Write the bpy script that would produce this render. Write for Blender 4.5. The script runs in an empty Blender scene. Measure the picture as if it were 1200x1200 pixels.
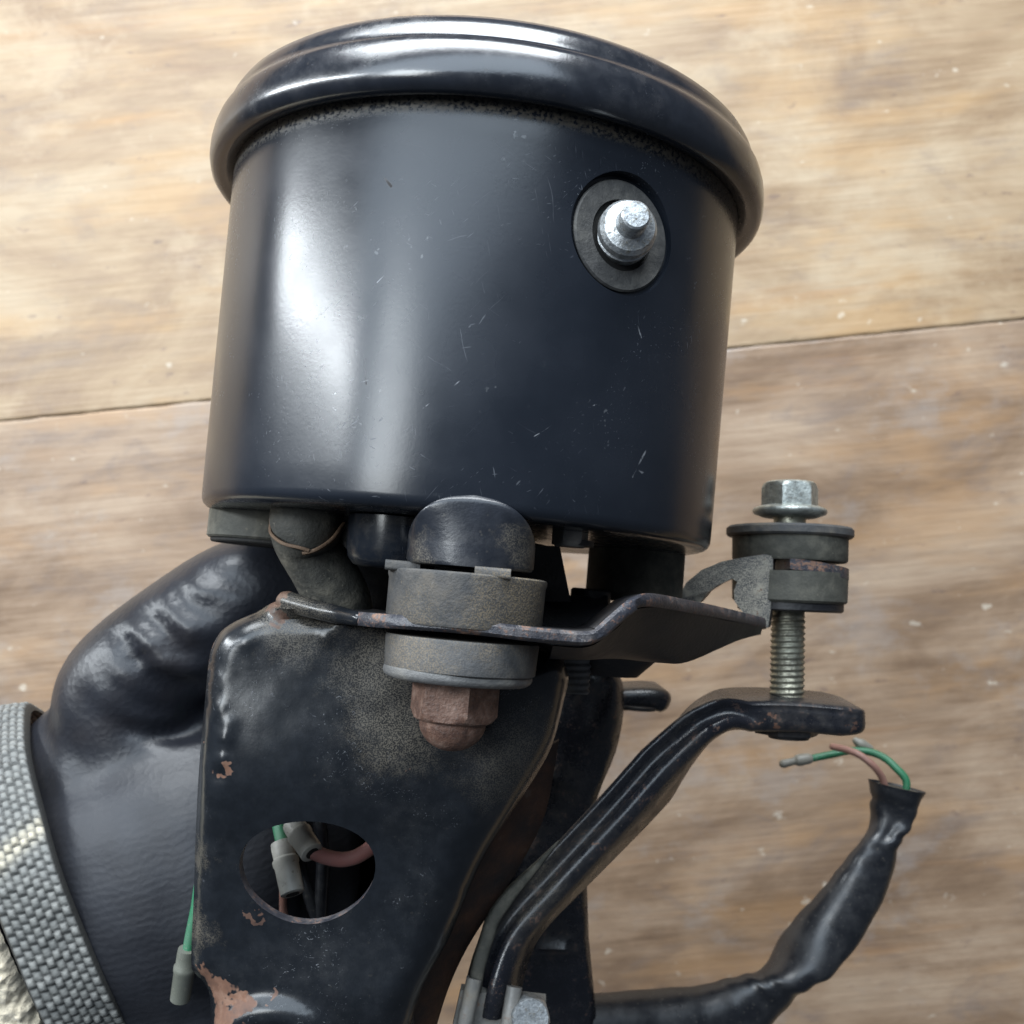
import bpy, bmesh, math, random
import numpy as np
from mathutils import Vector, Matrix, noise as mnoise
from mathutils.geometry import delaunay_2d_cdt

scene = bpy.context.scene
col = scene.collection
random.seed(7)
TABLE = 370.0            # mm from the lens down to the table top
S = 0.001                # lengths below are in millimetres

# ------------------------------------------------------------------ camera
cam_d = bpy.data.cameras.new('camera')
cam = bpy.data.objects.new('camera', cam_d)
col.objects.link(cam)
cam.location = (0, 0, TABLE * S)          # looks straight down on the table
cam_d.sensor_width = 36
cam_d.lens = 36
cam_d.clip_start = 0.005
cam_d.clip_end = 20
cam_d.dof.use_dof = True
cam_d.dof.focus_distance = 0.134
cam_d.dof.aperture_fstop = 44
scene.camera = cam

# ------------------------------------------------------------------ light
world = bpy.data.worlds.new('World')
scene.world = world
world.use_nodes = True
bg = world.node_tree.nodes['Background']
bg.inputs[0].default_value = (0.62, 0.72, 0.88, 1)
bg.inputs[1].default_value = 0.12

def area(name, loc, target, sx, sy, power, color):
    d = bpy.data.lights.new(name, 'AREA')
    d.shape = 'RECTANGLE'
    d.size, d.size_y = sx, sy
    d.energy = power
    d.color = color
    o = bpy.data.objects.new(name, d)
    col.objects.link(o)
    o.location = loc
    o.rotation_euler = (Vector(target) - Vector(loc)).to_track_quat('-Z', 'Y').to_euler()
    return o

# a window beyond the top of the picture, a skylight overhead, a narrow window to the left
area('far_window', (-0.10, 0.78, 0.48), (0, 0, 0.22), 0.85, 0.36, 17.5, (0.90, 0.955, 1.0))
area('skylight', (-0.14, 0.46, 0.88), (0, 0.04, 0.2), 1.10, 0.40, 6.6, (0.74, 0.87, 1.0))
area('side_window', (-0.98, 0.40, 0.60), (0, 0, 0.22), 0.075, 0.85, 11.5, (0.90, 0.96, 1.0))
area('ceiling_lamp', (-0.50, 0.22, 1.08), (0, 0, 0.2), 0.32, 0.26, 3.2, (0.93, 0.98, 1.0))

vs = scene.view_settings
vs.view_transform = 'Standard'
vs.look = 'None'
vs.exposure = 0
vs.gamma = 1
scene.cycles.use_denoising = True
scene.cycles.max_bounces = 5
scene.cycles.diffuse_bounces = 3
scene.cycles.glossy_bounces = 3
scene.cycles.caustics_reflective = False
scene.cycles.caustics_refractive = False

# ------------------------------------------------------------------ frames
F = 1200.0
def P(px, py, D):
    """lens-centred millimetres for a point D mm in front of the lens"""
    return np.array([(px - 600) / F * D, (600 - py) / F * D, -D])

ROLL, TILT = math.radians(5.0), math.radians(4.9)
A = np.array([math.sin(ROLL) * math.cos(TILT), math.cos(ROLL) * math.cos(TILT), -math.sin(TILT)])   # gauge axis, towards its glass
R = np.array([math.cos(ROLL), -math.sin(ROLL), 0.0])
Nn = np.cross(R, A)                                                                               # towards the lens
G0 = np.array([-8.6, -2.2, -165.3])

def g(u, v, w):
    return G0 + u * R + v * A + w * Nn

def gp(px, py, w):
    """(u, v) on the plane w of the gauge frame behind a pixel"""
    d = np.array([(px - 600) / F, (600 - py) / F, -1.0])
    t = (np.dot(G0, Nn) + w) / np.dot(d, Nn)
    q = d * t - G0
    return np.dot(q, R), np.dot(q, A)

def gpt(px, py, w):
    return g(*gp(px, py, w), w)

def world_pt(c):
    return Vector((c[0] * S, c[1] * S, (TABLE + c[2]) * S))

# ------------------------------------------------------------------ object helpers
def empty(name, c, label=None, cat=None, group=None, kind=None):
    o = bpy.data.objects.new(name, None)
    o.empty_display_size = 0.01
    col.objects.link(o)
    o.location = world_pt(c)
    for k, v in (('label', label), ('category', cat), ('group', group), ('kind', kind)):
        if v:
            o[k] = v
    return o

def root_of(o):
    while o.parent:
        o = o.parent
    return o

def sharp(me, ang=38):
    bm = bmesh.new()
    bm.from_mesh(me)
    bmesh.ops.recalc_face_normals(bm, faces=bm.faces)
    lim = math.radians(ang)
    for f in bm.faces:
        f.smooth = True
    for e in bm.edges:
        e.smooth = not (len(e.link_faces) == 2 and e.calc_face_angle(0) > lim)
    bm.to_mesh(me)
    bm.free()

def build(name, vf, mats, parent, ang=38, matidx=None, label=None):
    """vf = (verts in lens-centred mm, faces); every mesh shares the root's origin"""
    verts, faces = vf
    root = root_of(parent)
    rl = root.location
    me = bpy.data.meshes.new(name)
    me.from_pydata([tuple(world_pt(v) - rl) for v in verts], [], [tuple(f) for f in faces])
    if not isinstance(mats, (list, tuple)):
        mats = [mats]
    for m in mats:
        me.materials.append(m)
    if matidx is not None:
        for p, i in zip(me.polygons, matidx):
            p.material_index = i
    sharp(me, ang)
    o = bpy.data.objects.new(name, me)
    col.objects.link(o)
    o.parent = parent
    if label:
        o['label'] = label
    return o

def merge(*vfs):
    V, Fc = [], []
    for v, f in vfs:
        n = len(V)
        V += [np.asarray(x) for x in v]
        Fc += [tuple(i + n for i in q) for q in f]
    return V, Fc

def perp(axis, ref):
    axis = axis / np.linalg.norm(axis)
    x = ref - np.dot(ref, axis) * axis
    x = x / np.linalg.norm(x)
    return axis, x, np.cross(axis, x)

def lathe(prof, origin, axis, seg=64, ref=None, rfun=None):
    """prof = [(radius, height)...] turned about axis; open profiles are capped"""
    axis, x, y = perp(np.asarray(axis, float), np.array([0, 0, 1.0]) if ref is None else ref)
    V, Fc = [], []
    for r, h in prof:
        for k in range(seg):
            a = 2 * math.pi * k / seg
            rr = r if rfun is None else rfun(r, h, a)
            V.append(origin + h * axis + rr * (math.cos(a) * x + math.sin(a) * y))
    m = len(prof)
    for i in range(m - 1):
        for k in range(seg):
            Fc.append((i * seg + k, i * seg + (k + 1) % seg, (i + 1) * seg + (k + 1) % seg, (i + 1) * seg + k))
    Fc.append(tuple(range(seg))[::-1])
    Fc.append(tuple((m - 1) * seg + k for k in range(seg)))
    return V, Fc

def catmull(pts, n=8):
    pts = [np.asarray(p, float) for p in pts]
    ext = [2 * pts[0] - pts[1]] + pts + [2 * pts[-1] - pts[-2]]
    out = []
    for i in range(1, len(ext) - 2):
        p0, p1, p2, p3 = ext[i - 1:i + 3]
        for k in range(n):
            t = k / n
            out.append(0.5 * (2 * p1 + (p2 - p0) * t + (2 * p0 - 5 * p1 + 4 * p2 - p3) * t * t + (3 * p1 - p0 - 3 * p2 + p3) * t ** 3))
    out.append(pts[-1])
    return out

def sweep(path, prof, ref=(0, 0, 1), scale=None, twist=None, cap=True, proffun=None):
    ref = np.asarray(ref, float)
    V, Fc = [], []
    n, m = len(path), len(prof if proffun is None else proffun(0, 0))
    for i, p in enumerate(path):
        t = path[min(i + 1, n - 1)] - path[max(i - 1, 0)]
        t = t / np.linalg.norm(t)
        b = ref - np.dot(ref, t) * t
        b = b / np.linalg.norm(b)
        nn = np.cross(t, b)
        tw = 0 if twist is None else twist[i]
        c, s = math.cos(tw), math.sin(tw)
        sc = 1 if scale is None else scale[i]
        pr = prof if proffun is None else proffun(i, i / (n - 1))
        for a_, b_ in pr:
            a2, b2 = (a_ * c - b_ * s) * sc, (a_ * s + b_ * c) * sc
            V.append(p + a2 * nn + b2 * b)
    for i in range(n - 1):
        for k in range(m):
            Fc.append((i * m + k, i * m + (k + 1) % m, (i + 1) * m + (k + 1) % m, (i + 1) * m + k))
    if cap:
        Fc.append(tuple(range(m))[::-1])
        Fc.append(tuple((n - 1) * m + k for k in range(m)))
    return V, Fc

def circle(r, n=16, ry=None):
    ry = r if ry is None else ry
    return [(r * math.cos(2 * math.pi * k / n), ry * math.sin(2 * math.pi * k / n)) for k in range(n)]

def roundrect(w, h, r, n=4):
    out = []
    for cx, cy, a0 in ((w / 2 - r, h / 2 - r, 0), (-w / 2 + r, h / 2 - r, 90), (-w / 2 + r, -h / 2 + r, 180), (w / 2 - r, -h / 2 + r, 270)):
        for k in range(n + 1):
            a = math.radians(a0 + 90 * k / n)
            out.append((cx + r * math.cos(a), cy + r * math.sin(a)))
    return out

def tube(pts, radii, n=16, steps=8, endcap=True):
    """round tube through points with blended radii and domed ends"""
    path = catmull(pts, steps)
    rr = [float(x[0]) for x in catmull([np.array([r]) for r in radii], steps)]
    if endcap:
        t0 = path[0] - path[1]; t0 /= np.linalg.norm(t0)
        t1 = path[-1] - path[-2]; t1 /= np.linalg.norm(t1)
        pre, post = [], []
        for q in (0.97, 0.8, 0.5):
            pre.append((path[0] + t0 * rr[0] * q, rr[0] * math.sqrt(1 - q * q)))
            post.append((path[-1] + t1 * rr[-1] * q, rr[-1] * math.sqrt(1 - q * q)))
        path = [p for p, _ in pre] + path + [p for p, _ in post[::-1]]
        rr = [r for _, r in pre] + rr + [r for _, r in post[::-1]]
    return sweep(path, circle(1, n), scale=rr)

def hexagon(af, n_rot=0.0):
    r = af / math.sqrt(3)
    return [(r * math.cos(math.radians(60 * k) + n_rot), r * math.sin(math.radians(60 * k) + n_rot)) for k in range(6)]

def hex_head(origin, axis, af, h0, h1, rot=0.0, cham_top=True, cham_bot=False, seg=72):
    """hexagon prism with the round chamfer of a turned head"""
    r = af / math.sqrt(3)
    def rf(rad, h, a):
        b = (a + rot) % (math.pi / 3) - math.pi / 6
        return min(af / 2 / math.cos(b), rad)
    ap = af / 2
    prof = []
    if cham_bot:
        prof += [(ap * 0.93, h0), (ap * 1.02, h0 + 0.25), (ap * 1.08, h0 + 0.6), (r * 1.01, h0 + 1.1)]
    else:
        prof += [(r * 1.01, h0)]
    if cham_top:
        prof += [(r * 1.01, h1 - 1.1), (ap * 1.08, h1 - 0.6), (ap * 1.02, h1 - 0.25), (ap * 0.93, h1)]
    else:
        prof += [(r * 1.01, h1)]
    return lathe(prof, origin, axis, seg, rfun=rf)

# ------------------------------------------------------------------ material helpers
class NT:
    def __init__(self, name):
        self.m = bpy.data.materials.new(name)
        self.m.use_nodes = True
        self.t = self.m.node_tree
        self.b = self.t.nodes['Principled BSDF']
        self.obj = self.t.nodes.new('ShaderNodeTexCoord').outputs['Object']
    def put(self, sock, v):
        if isinstance(v, bpy.types.NodeSocket):
            self.t.links.new(v, sock)
        elif isinstance(v, (tuple, list, np.ndarray)) and sock.type == 'RGBA' and len(v) == 3:
            sock.default_value = (*v, 1)
        else:
            sock.default_value = v
    def math(self, op, a, b=0.0, c=None, clamp=False):
        n = self.t.nodes.new('ShaderNodeMath')
        n.operation = op
        n.use_clamp = clamp
        self.put(n.inputs[0], a); self.put(n.inputs[1], b)
        if c is not None:
            self.put(n.inputs[2], c)
        return n.outputs[0]
    def vec(self, op, a, b=(0, 0, 0), scale=None):
        n = self.t.nodes.new('ShaderNodeVectorMath')
        n.operation = op
        self.put(n.inputs[0], a)
        if op != 'SCALE':
            self.put(n.inputs[1], b)
        if scale is not None:
            self.put(n.inputs['Scale'], scale)
        return n.outputs['Value'] if op in ('DOT_PRODUCT', 'LENGTH', 'DISTANCE') else n.outputs['Vector']
    def mapping(self, v, scale=(1, 1, 1), rot=(0, 0, 0), loc=(0, 0, 0)):
        n = self.t.nodes.new('ShaderNodeMapping')
        self.put(n.inputs['Vector'], v)
        n.inputs['Scale'].default_value = scale
        n.inputs['Rotation'].default_value = rot
        n.inputs['Location'].default_value = loc
        return n.outputs[0]
    def noise(self, v, scale, detail=3, rough=0.55, dist=0.0, colour=False):
        n = self.t.nodes.new('ShaderNodeTexNoise')
        self.put(n.inputs['Vector'], v)
        n.inputs['Scale'].default_value = scale
        n.inputs['Detail'].default_value = detail
        n.inputs['Roughness'].default_value = rough
        n.inputs['Distortion'].default_value = dist
        return n.outputs['Color' if colour else 'Fac']
    def voronoi(self, v, scale, feature='F1'):
        n = self.t.nodes.new('ShaderNodeTexVoronoi')
        n.feature = feature
        self.put(n.inputs['Vector'], v)
        n.inputs['Scale'].default_value = scale
        return n.outputs['Distance']
    def ss(self, v, lo, hi, a=0.0, b=1.0):
        n = self.t.nodes.new('ShaderNodeMapRange')
        n.interpolation_type = 'SMOOTHSTEP'
        self.put(n.inputs[0], v)
        n.inputs[1].default_value, n.inputs[2].default_value = lo, hi
        n.inputs[3].default_value, n.inputs[4].default_value = a, b
        return n.outputs[0]
    def mix(self, f, a, b):
        n = self.t.nodes.new('ShaderNodeMix')
        n.data_type = 'RGBA'
        self.put(n.inputs[0], f); self.put(n.inputs[6], a); self.put(n.inputs[7], b)
        return n.outputs[2]
    def mixf(self, f, a, b):
        n = self.t.nodes.new('ShaderNodeMix')
        self.put(n.inputs[0], f); self.put(n.inputs[2], a); self.put(n.inputs[3], b)
        return n.outputs[0]
    def ramp(self, f, stops):
        n = self.t.nodes.new('ShaderNodeValToRGB')
        self.put(n.inputs[0], f)
        e = n.color_ramp.elements
        while len(e) < len(stops):
            e.new(0.5)
        for q, (p, c) in zip(e, stops):
            q.position = p
            q.color = (*c, 1)
        return n.outputs[0]
    def bump(self, h, strength, dist, normal=None):
        n = self.t.nodes.new('ShaderNodeBump')
        n.inputs['Strength'].default_value = strength
        n.inputs['Distance'].default_value = dist
        self.put(n.inputs['Height'], h)
        if normal is not None:
            self.put(n.inputs['Normal'], normal)
        return n.outputs[0]
    def mx(self, *s):
        r = s[0]
        for q in s[1:]:
            r = self.math('MAXIMUM', r, q)
        return r
    def mul(self, a, b):
        return self.math('MULTIPLY', a, b)
    def segment(self, p, a, b, w):
        """1 on the stroke a-b of half width w (object space)"""
        a, b = Vector(a), Vector(b)
        ab = b - a
        pa = self.vec('SUBTRACT', p, tuple(a))
        t = self.math('MULTIPLY', self.vec('DOT_PRODUCT', pa, tuple(ab)), 1 / ab.length_squared, clamp=True)
        q = self.vec('SCALE', tuple(ab), scale=t)
        d = self.vec('LENGTH', self.vec('SUBTRACT', pa, q))
        return self.ss(d, w * 0.35, w, 1, 0)
    def spot(self, p, c, r, soft=0.35):
        d = self.vec('DISTANCE', p, tuple(c))
        return self.ss(d, r * (1 - soft), r * (1 + soft), 1, 0)
    def out(self, base, rough, metal=0.0, normal=None, **kw):
        self.put(self.b.inputs['Base Color'], base)
        self.put(self.b.inputs['Roughness'], rough)
        self.put(self.b.inputs['Metallic'], metal)
        if normal is not None:
            self.put(self.b.inputs['Normal'], normal)
        for k, v in kw.items():
            self.put(self.b.inputs[k], v)
        return self.m

DE = 139.0                                   # distance of the near ear's face
ASM = P(600, 760, 165)                       # root of the assembly
def loc(c):
    """object-space point of the assembly"""
    return world_pt(c) - world_pt(ASM)

DUST = (0.20, 0.17, 0.125)
RUST = (0.135, 0.064, 0.038)

def worn(name, base, rough, dust=0.25, dust_col=DUST, dust_spots=(), rust_spots=(), fine_rust=0.0, chips=0.1, spec=0.5,
         bumpy=0.12, scr=0.35, coat=0.0, lump=0.0, haze=0.25):
    """paint, rubber or steel with grime, dust, chips, rust and hairlines"""
    k = NT(name)
    p = k.obj
    n_big = k.noise(p, 90, 4, 0.6)
    n_mid = k.noise(p, 420, 4, 0.65)
    n_fine = k.noise(p, 2300, 2, 0.6)
    grain = k.noise(p, 5200, 1, 0.5)
    # dust film plus grains
    film = k.mul(k.ss(n_big, 0.38, 0.72), k.ss(n_mid, 0.3, 0.75))
    d = k.mul(film, dust)
    warp = k.vec('ADD', p, k.vec('SCALE', k.vec('SUBTRACT', k.noise(p, 260, 3, 0.65, colour=True), (0.5, 0.5, 0.5)), scale=0.011))
    for c, r, amt in dust_spots:
        s = k.spot(warp, loc(c), r * S, 0.75)
        s = k.mul(s, k.math('ADD', k.ss(grain, 0.42, 0.62), k.mul(n_mid, 0.5)))
        d = k.mx(d, k.mul(s, amt))
    d = k.math('MINIMUM', d, 0.95)
    specks = k.mul(k.ss(k.noise(p, 1500, 1, 0.5), 0.70, 0.76), k.ss(n_big, 0.35, 0.6))
    d = k.mx(d, k.mul(specks, 0.55 * min(1, dust * 3)))
    colr = k.mix(k.mul(k.ss(n_mid, 0.35, 0.7), 0.5), base, tuple(min(1, x * 1.7 + 0.002) for x in base))
    # hairlines in a few directions
    sc = None
    for i, (rx, ry, rz) in enumerate(((0.2, 0.1, 0.7), (0.5, 0.9, -0.5))):
        q = k.mapping(k.mapping(warp, (1, 1, 1), (rx, ry, rz)), (60, 2600, 2600), (0, 0, 0), (i * 0.13, 0.7 * i, 0))
        s = k.ss(k.noise(q, 1.0, 1, 0.5), 0.72, 0.78)
        sc = s if sc is None else k.mx(sc, s)
    sc = k.mul(sc, k.ss(n_big, 0.45, 0.65))
    colr = k.mix(k.mul(sc, scr), colr, (0.22, 0.23, 0.25))
    colr = k.mix(d, colr, dust_col)
    # rust
    rmask = 0.0
    rcol = k.ramp(n_mid, [(0.25, (0.07, 0.038, 0.028)), (0.5, RUST), (0.75, (0.22, 0.13, 0.09))])
    if fine_rust:
        geo = k.t.nodes.new('ShaderNodeNewGeometry')
        edge = k.ss(geo.outputs['Pointiness'], 0.515, 0.58)
        rmask = k.mul(k.math('ADD', k.mul(edge, 0.6), 0.3), k.ss(k.math('ADD', k.mul(n_mid, 0.6), k.mul(n_fine, 0.4)), 0.62 - 0.25 * fine_rust, 0.72 - 0.25 * fine_rust))
    for c, r, amt in rust_spots:
        s = k.mul(k.ss(k.vec('DISTANCE', warp, tuple(loc(c))), r * S * 0.8, r * S * 1.05, 1, 0), amt)
        rmask = k.mx(rmask, s)
    if fine_rust or rust_spots:
        colr = k.mix(rmask, colr, rcol)
    ro = k.mixf(k.mul(film, 0.6), rough, min(1, rough + haze))
    ro = k.mixf(d, ro, 0.9)
    if fine_rust or rust_spots:
        ro = k.mixf(rmask, ro, 0.85)
    h = k.math('ADD', k.mul(n_mid, 0.5), k.mul(n_fine, 0.35))
    if lump:
        h = k.math('ADD', h, k.mul(n_big, lump))
    return k.out(colr, ro, 0.0, k.bump(h, bumpy, 0.0006), **{'Specular IOR Level': spec, 'Coat Weight': coat, 'Coat Roughness': 0.18})

# ------------------------------------------------------------------ table
def wood(name, seed, tones, rough):
    k = NT(name)
    p = k.mapping(k.obj, (1, 1, 1), (0, 0, 0), (seed * 0.37, seed * 0.83, 0))
    warp = k.vec('ADD', p, k.vec('SCALE', k.vec('SUBTRACT', k.noise(p, 9, 3, 0.6, colour=True), (0.5, 0.5, 0.5)), scale=0.012))
    band = k.noise(k.mapping(warp, (5.0, 34, 34)), 1.0, 6, 0.72, 0.35)
    fine = k.noise(k.mapping(warp, (14, 330, 330)), 1.0, 4, 0.7)
    patch = k.noise(k.mapping(p, (1, 2.2, 1)), 13, 6, 0.66, 0.5)
    f = k.math('ADD', k.mul(band, 0.36), k.math('ADD', k.mul(fine, 0.07), k.mul(patch, 0.62)))
    c = k.ramp(f, [(0.40, tones[0]), (0.485, tones[1]), (0.545, tones[2]), (0.63, tones[3])])
    streak = k.mul(k.ss(k.noise(k.mapping(warp, (5, 70, 70), (0, 0, 0), (1.3, 0.4, 0)), 1.0, 4, 0.6), 0.60, 0.74), 0.5)
    c = k.mix(streak, c, tones[4])
    stain = k.mul(k.ss(k.noise(k.mapping(p, (1, 1.7, 1)), 30, 5, 0.65, 0.5), 0.50, 0.72), tones[5])
    c = k.mix(stain, c, (0.17, 0.135, 0.12))
    ochre = k.mul(k.ss(k.noise(k.mapping(p, (1, 3.5, 1), (0, 0, 0), (4, 2, 0)), 13, 4, 0.6), 0.50, 0.68), 0.45)
    c = k.mix(ochre, c, tones[6])
    spots = k.mul(k.ss(k.noise(k.mapping(p, (1, 2.2, 1)), 85, 3, 0.6), 0.64, 0.74), 0.55)
    c = k.mix(spots, c, (0.14, 0.095, 0.08))
    pale = k.mul(k.ss(k.noise(k.mapping(p, (1, 1.4, 1), (0, 0, 0), (2, 5, 0)), 120, 3, 0.6), 0.66, 0.74), 0.5)
    c = k.mix(pale, c, (0.58, 0.52, 0.43))
    worn_p = k.mul(k.ss(k.noise(k.mapping(p, (1, 1.3, 1), (0, 0, 0), (7, 1, 0)), 20, 5, 0.7), 0.52, 0.66), 0.4)
    c = k.mix(worn_p, c, tones[7])
    vor = k.t.nodes.new('ShaderNodeTexVoronoi')
    k.put(vor.inputs['Vector'], k.vec('ADD', k.mapping(p, (1, 1.4, 1)), k.vec('SCALE', k.noise(p, 220, 3, 0.6, colour=True), scale=0.006)))
    vor.inputs['Scale'].default_value = 60
    fleck = k.mul(k.ss(vor.outputs['Distance'], 0.07, 0.12, 1, 0), k.ss(k.vec('DOT_PRODUCT', vor.outputs['Color'], (1, 0, 0)), 0.86, 0.88))
    c = k.mix(k.mul(fleck, 0.45), c, (0.66, 0.60, 0.50))
    h = k.noise(k.mapping(p, (16, 330, 330)), 1.0, 2, 0.6)
    ro = k.mixf(k.ss(patch, 0.35, 0.65), rough, rough + 0.18)
    return k.out(c, ro, 0, k.bump(h, 0.25, 0.0010))

top = empty('table_top', (0, 0, -TABLE), kind='structure')
top.rotation_euler.z = math.radians(5.7)
WOODS = [wood('wood_tan', 1, [(0.22, 0.142, 0.085), (0.29, 0.20, 0.12), (0.35, 0.252, 0.157), (0.41, 0.315, 0.212), (0.34, 0.19, 0.085), 0.42, (0.44, 0.27, 0.12), (0.46, 0.36, 0.245)], 0.40),
         wood('wood_grey_brown', 2.6, [(0.15, 0.095, 0.06), (0.222, 0.148, 0.095), (0.285, 0.198, 0.132), (0.36, 0.265, 0.185), (0.30, 0.165, 0.08), 0.55, (0.38, 0.225, 0.11), (0.30, 0.265, 0.24)], 0.40)]  # darker set, for the lower plank: staining plus some shade put into its tones
seam = 51.0
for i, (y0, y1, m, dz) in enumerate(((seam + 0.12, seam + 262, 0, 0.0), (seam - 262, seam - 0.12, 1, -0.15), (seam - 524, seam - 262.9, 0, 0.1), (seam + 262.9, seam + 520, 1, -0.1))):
    bm = bmesh.new()
    nx = 700
    rowsb = []
    for k_ in range(nx + 1):
        x_ = -700 + 1400 * k_ / nx
        def jag(sd):
            w_ = 0.22 * mnoise.noise(Vector((x_ / 9, sd, 0))) + 0.16 * mnoise.noise(Vector((x_ / 2.7, sd, 5)))
            chip = max(0, mnoise.noise(Vector((x_ / 5.5, sd + 3, 9))) - 0.42) * 2.6
            return w_, chip
        w0, c0 = jag(i * 7.3)
        w1, c1 = jag(i * 7.3 + 3.1)
        sec = [(y0, -28), (y0 + w0, -1.2), (y0 + w0 + 0.12 + c0 * .4, -0.35 - c0 * .3), (y0 + 0.9 + c0, 0), (y1 - 0.9 - c1, 0), (y1 - w1 - 0.12 - c1 * .4, -0.35 - c1 * .3), (y1 - w1, -1.2), (y1, -28)]
        rowsb.append([bm.verts.new((x_ * S, a_ * S, (dz + b_) * S)) for a_, b_ in sec])
    for ra, rb in zip(rowsb, rowsb[1:]):
        for q_ in range(8):
            bm.faces.new((ra[q_], rb[q_], rb[(q_ + 1) % 8], ra[(q_ + 1) % 8]))
    bm.faces.new(rowsb[0]); bm.faces.new(rowsb[-1][::-1])
    bmesh.ops.recalc_face_normals(bm, faces=bm.faces)
    me = bpy.data.meshes.new('plank')
    bm.to_mesh(me); bm.free()
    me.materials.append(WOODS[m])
    o = bpy.data.objects.new('plank', me)
    col.objects.link(o)
    o.parent = top

# ------------------------------------------------------------------ speedometer assembly
asm = empty('speedometer', ASM, 'black round motorcycle speedometer on its rusty steel bracket, held over the table', 'speedometer')

# --- materials of the assembly
def housing_material():
    k = NT('black_plastic')
    p = k.obj
    n_big = k.noise(p, 38, 4, 0.6)
    n_mid = k.noise(p, 300, 4, 0.65)
    n_fine = k.noise(p, 1900, 2, 0.6)
    warp = k.vec('ADD', p, k.vec('SCALE', k.vec('SUBTRACT', k.noise(p, 120, 3, 0.6, colour=True), (0.5, 0.5, 0.5)), scale=0.006))
    colr = k.mix(k.ss(n_big, 0.35, 0.7), (0.008, 0.0105, 0.0155), (0.013, 0.016, 0.0225))
    warp2 = k.vec('ADD', p, k.vec('SCALE', k.vec('SUBTRACT', k.noise(p, 90, 2, 0.5, colour=True), (0.5, 0.5, 0.5)), scale=0.0022))
    hair = None
    for i, (rx, ry, rz, th) in enumerate(((0, 0.0, -0.75, 0.71), (0.0, 0.0, 0.55, 0.72), (0.0, 0.0, -1.75, 0.725), (0.0, 0.0, -0.2, 0.735))):
        q = k.mapping(k.mapping(warp2, (1, 1, 1), (rx, ry, rz)), (44, 3000, 3000), (0, 0, 0), (i * 0.31, 1.7 * i, 0))
        s = k.ss(k.noise(q, 1.0, 1, 0.5), th, th + 0.06)
        hair = s if hair is None else k.mx(hair, s)
    hair = k.mul(hair, k.ss(k.noise(p, 70, 3, 0.6), 0.46, 0.66))
    # (pixel pairs) scratches that can be told apart on the wall, pale and dark
    def wall(px, py):
        d = np.array([(px - 600) / F, (600 - py) / F, -1.0])
        o = -G0
        o = o - np.dot(o, A) * A
        dd = d - np.dot(d, A) * A
        aa, bb, cc = dd @ dd, 2 * (o @ dd), o @ o - 40.4 ** 2
        t = (-bb - math.sqrt(max(0, bb * bb - 4 * aa * cc))) / (2 * aa)
        return d * t
    pale = [((745, 560), (770, 505), .16), ((735, 545), (757, 556), .16), ((553, 420), (575, 440), .14), ((575, 440), (625, 470), .09), ((390, 465), (430, 445), .12),
            ((293, 475), (280, 520), .1), ((700, 545), (715, 520), .12), ((745, 368), (752, 398), .12), ((560, 480), (640, 400), .06), ((470, 500), (560, 430), .06),
            ((440, 330), (520, 260), .06), ((610, 520), (700, 470), .06), ((672, 588), (682, 594), .15), ((430, 571), (444, 572), .14)]
    dark = [((412, 192), (440, 196), .16), ((440, 196), (458, 218), .2), ((397, 288), (412, 262), .17), ((412, 262), (455, 240), .13), ((428, 352), (484, 310), .13),
            ((425, 390), (428, 450), .1)]
    sp = None
    for a_, b_, w_ in pale:
        s = k.segment(warp2, loc(wall(*a_)), loc(wall(*b_)), w_ * 1.35 * S)
        sp = s if sp is None else k.mx(sp, s)
    sd = None
    for a_, b_, w_ in dark:
        s = k.segment(warp2, loc(wall(*a_)), loc(wall(*b_)), w_ * 1.3 * S)
        sd = s if sd is None else k.mx(sd, s)
    brk = k.ss(n_fine, 0.38, 0.55)
    sp = k.mul(sp, brk)
    chipn = k.mul(k.ss(k.noise(p, 900, 2, 0.6), 0.68, 0.74), k.ss(k.noise(p, 60, 3, 0.6), 0.5, 0.68))
    colr = k.mix(k.mul(hair, 0.38), colr, (0.13, 0.14, 0.16))
    colr = k.mix(k.mul(chipn, 0.4), colr, (0.20, 0.21, 0.22))
    colr = k.mix(k.mul(sp, 0.6), colr, (0.28, 0.29, 0.31))
    colr = k.mix(k.mul(sd, 0.85), colr, (0.012, 0.010, 0.010))
    # powdery dust under the bezel and along the lower edge
    v = k.vec('DOT_PRODUCT', k.vec('SUBTRACT', p, tuple(loc(G0))), (A[0], A[1], A[2]))
    hi = k.mul(k.ss(v, 0.0486, 0.0503), k.ss(n_fine, 0.36, 0.62))
    lo = k.mul(k.ss(v, -0.0006, -0.0012), k.ss(n_mid, 0.42, 0.7))
    dust = k.mx(k.mul(hi, 0.36), k.mul(lo, 0.10))
    colr = k.mix(dust, colr, DUST)
    ro = k.mixf(k.ss(n_big, 0.3, 0.7), 0.20, 0.28)
    ro = k.mixf(hair, ro, 0.42)
    ro = k.mixf(dust, ro, 0.9)
    ro = k.mixf(sd, ro, 0.8)
    h = k.math('ADD', k.mul(n_fine, 0.12), k.mul(n_mid, 0.10))
    return k.out(colr, ro, 0, k.bump(h, 0.10, 0.0005), **{'Specular IOR Level': 0.5})

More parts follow.
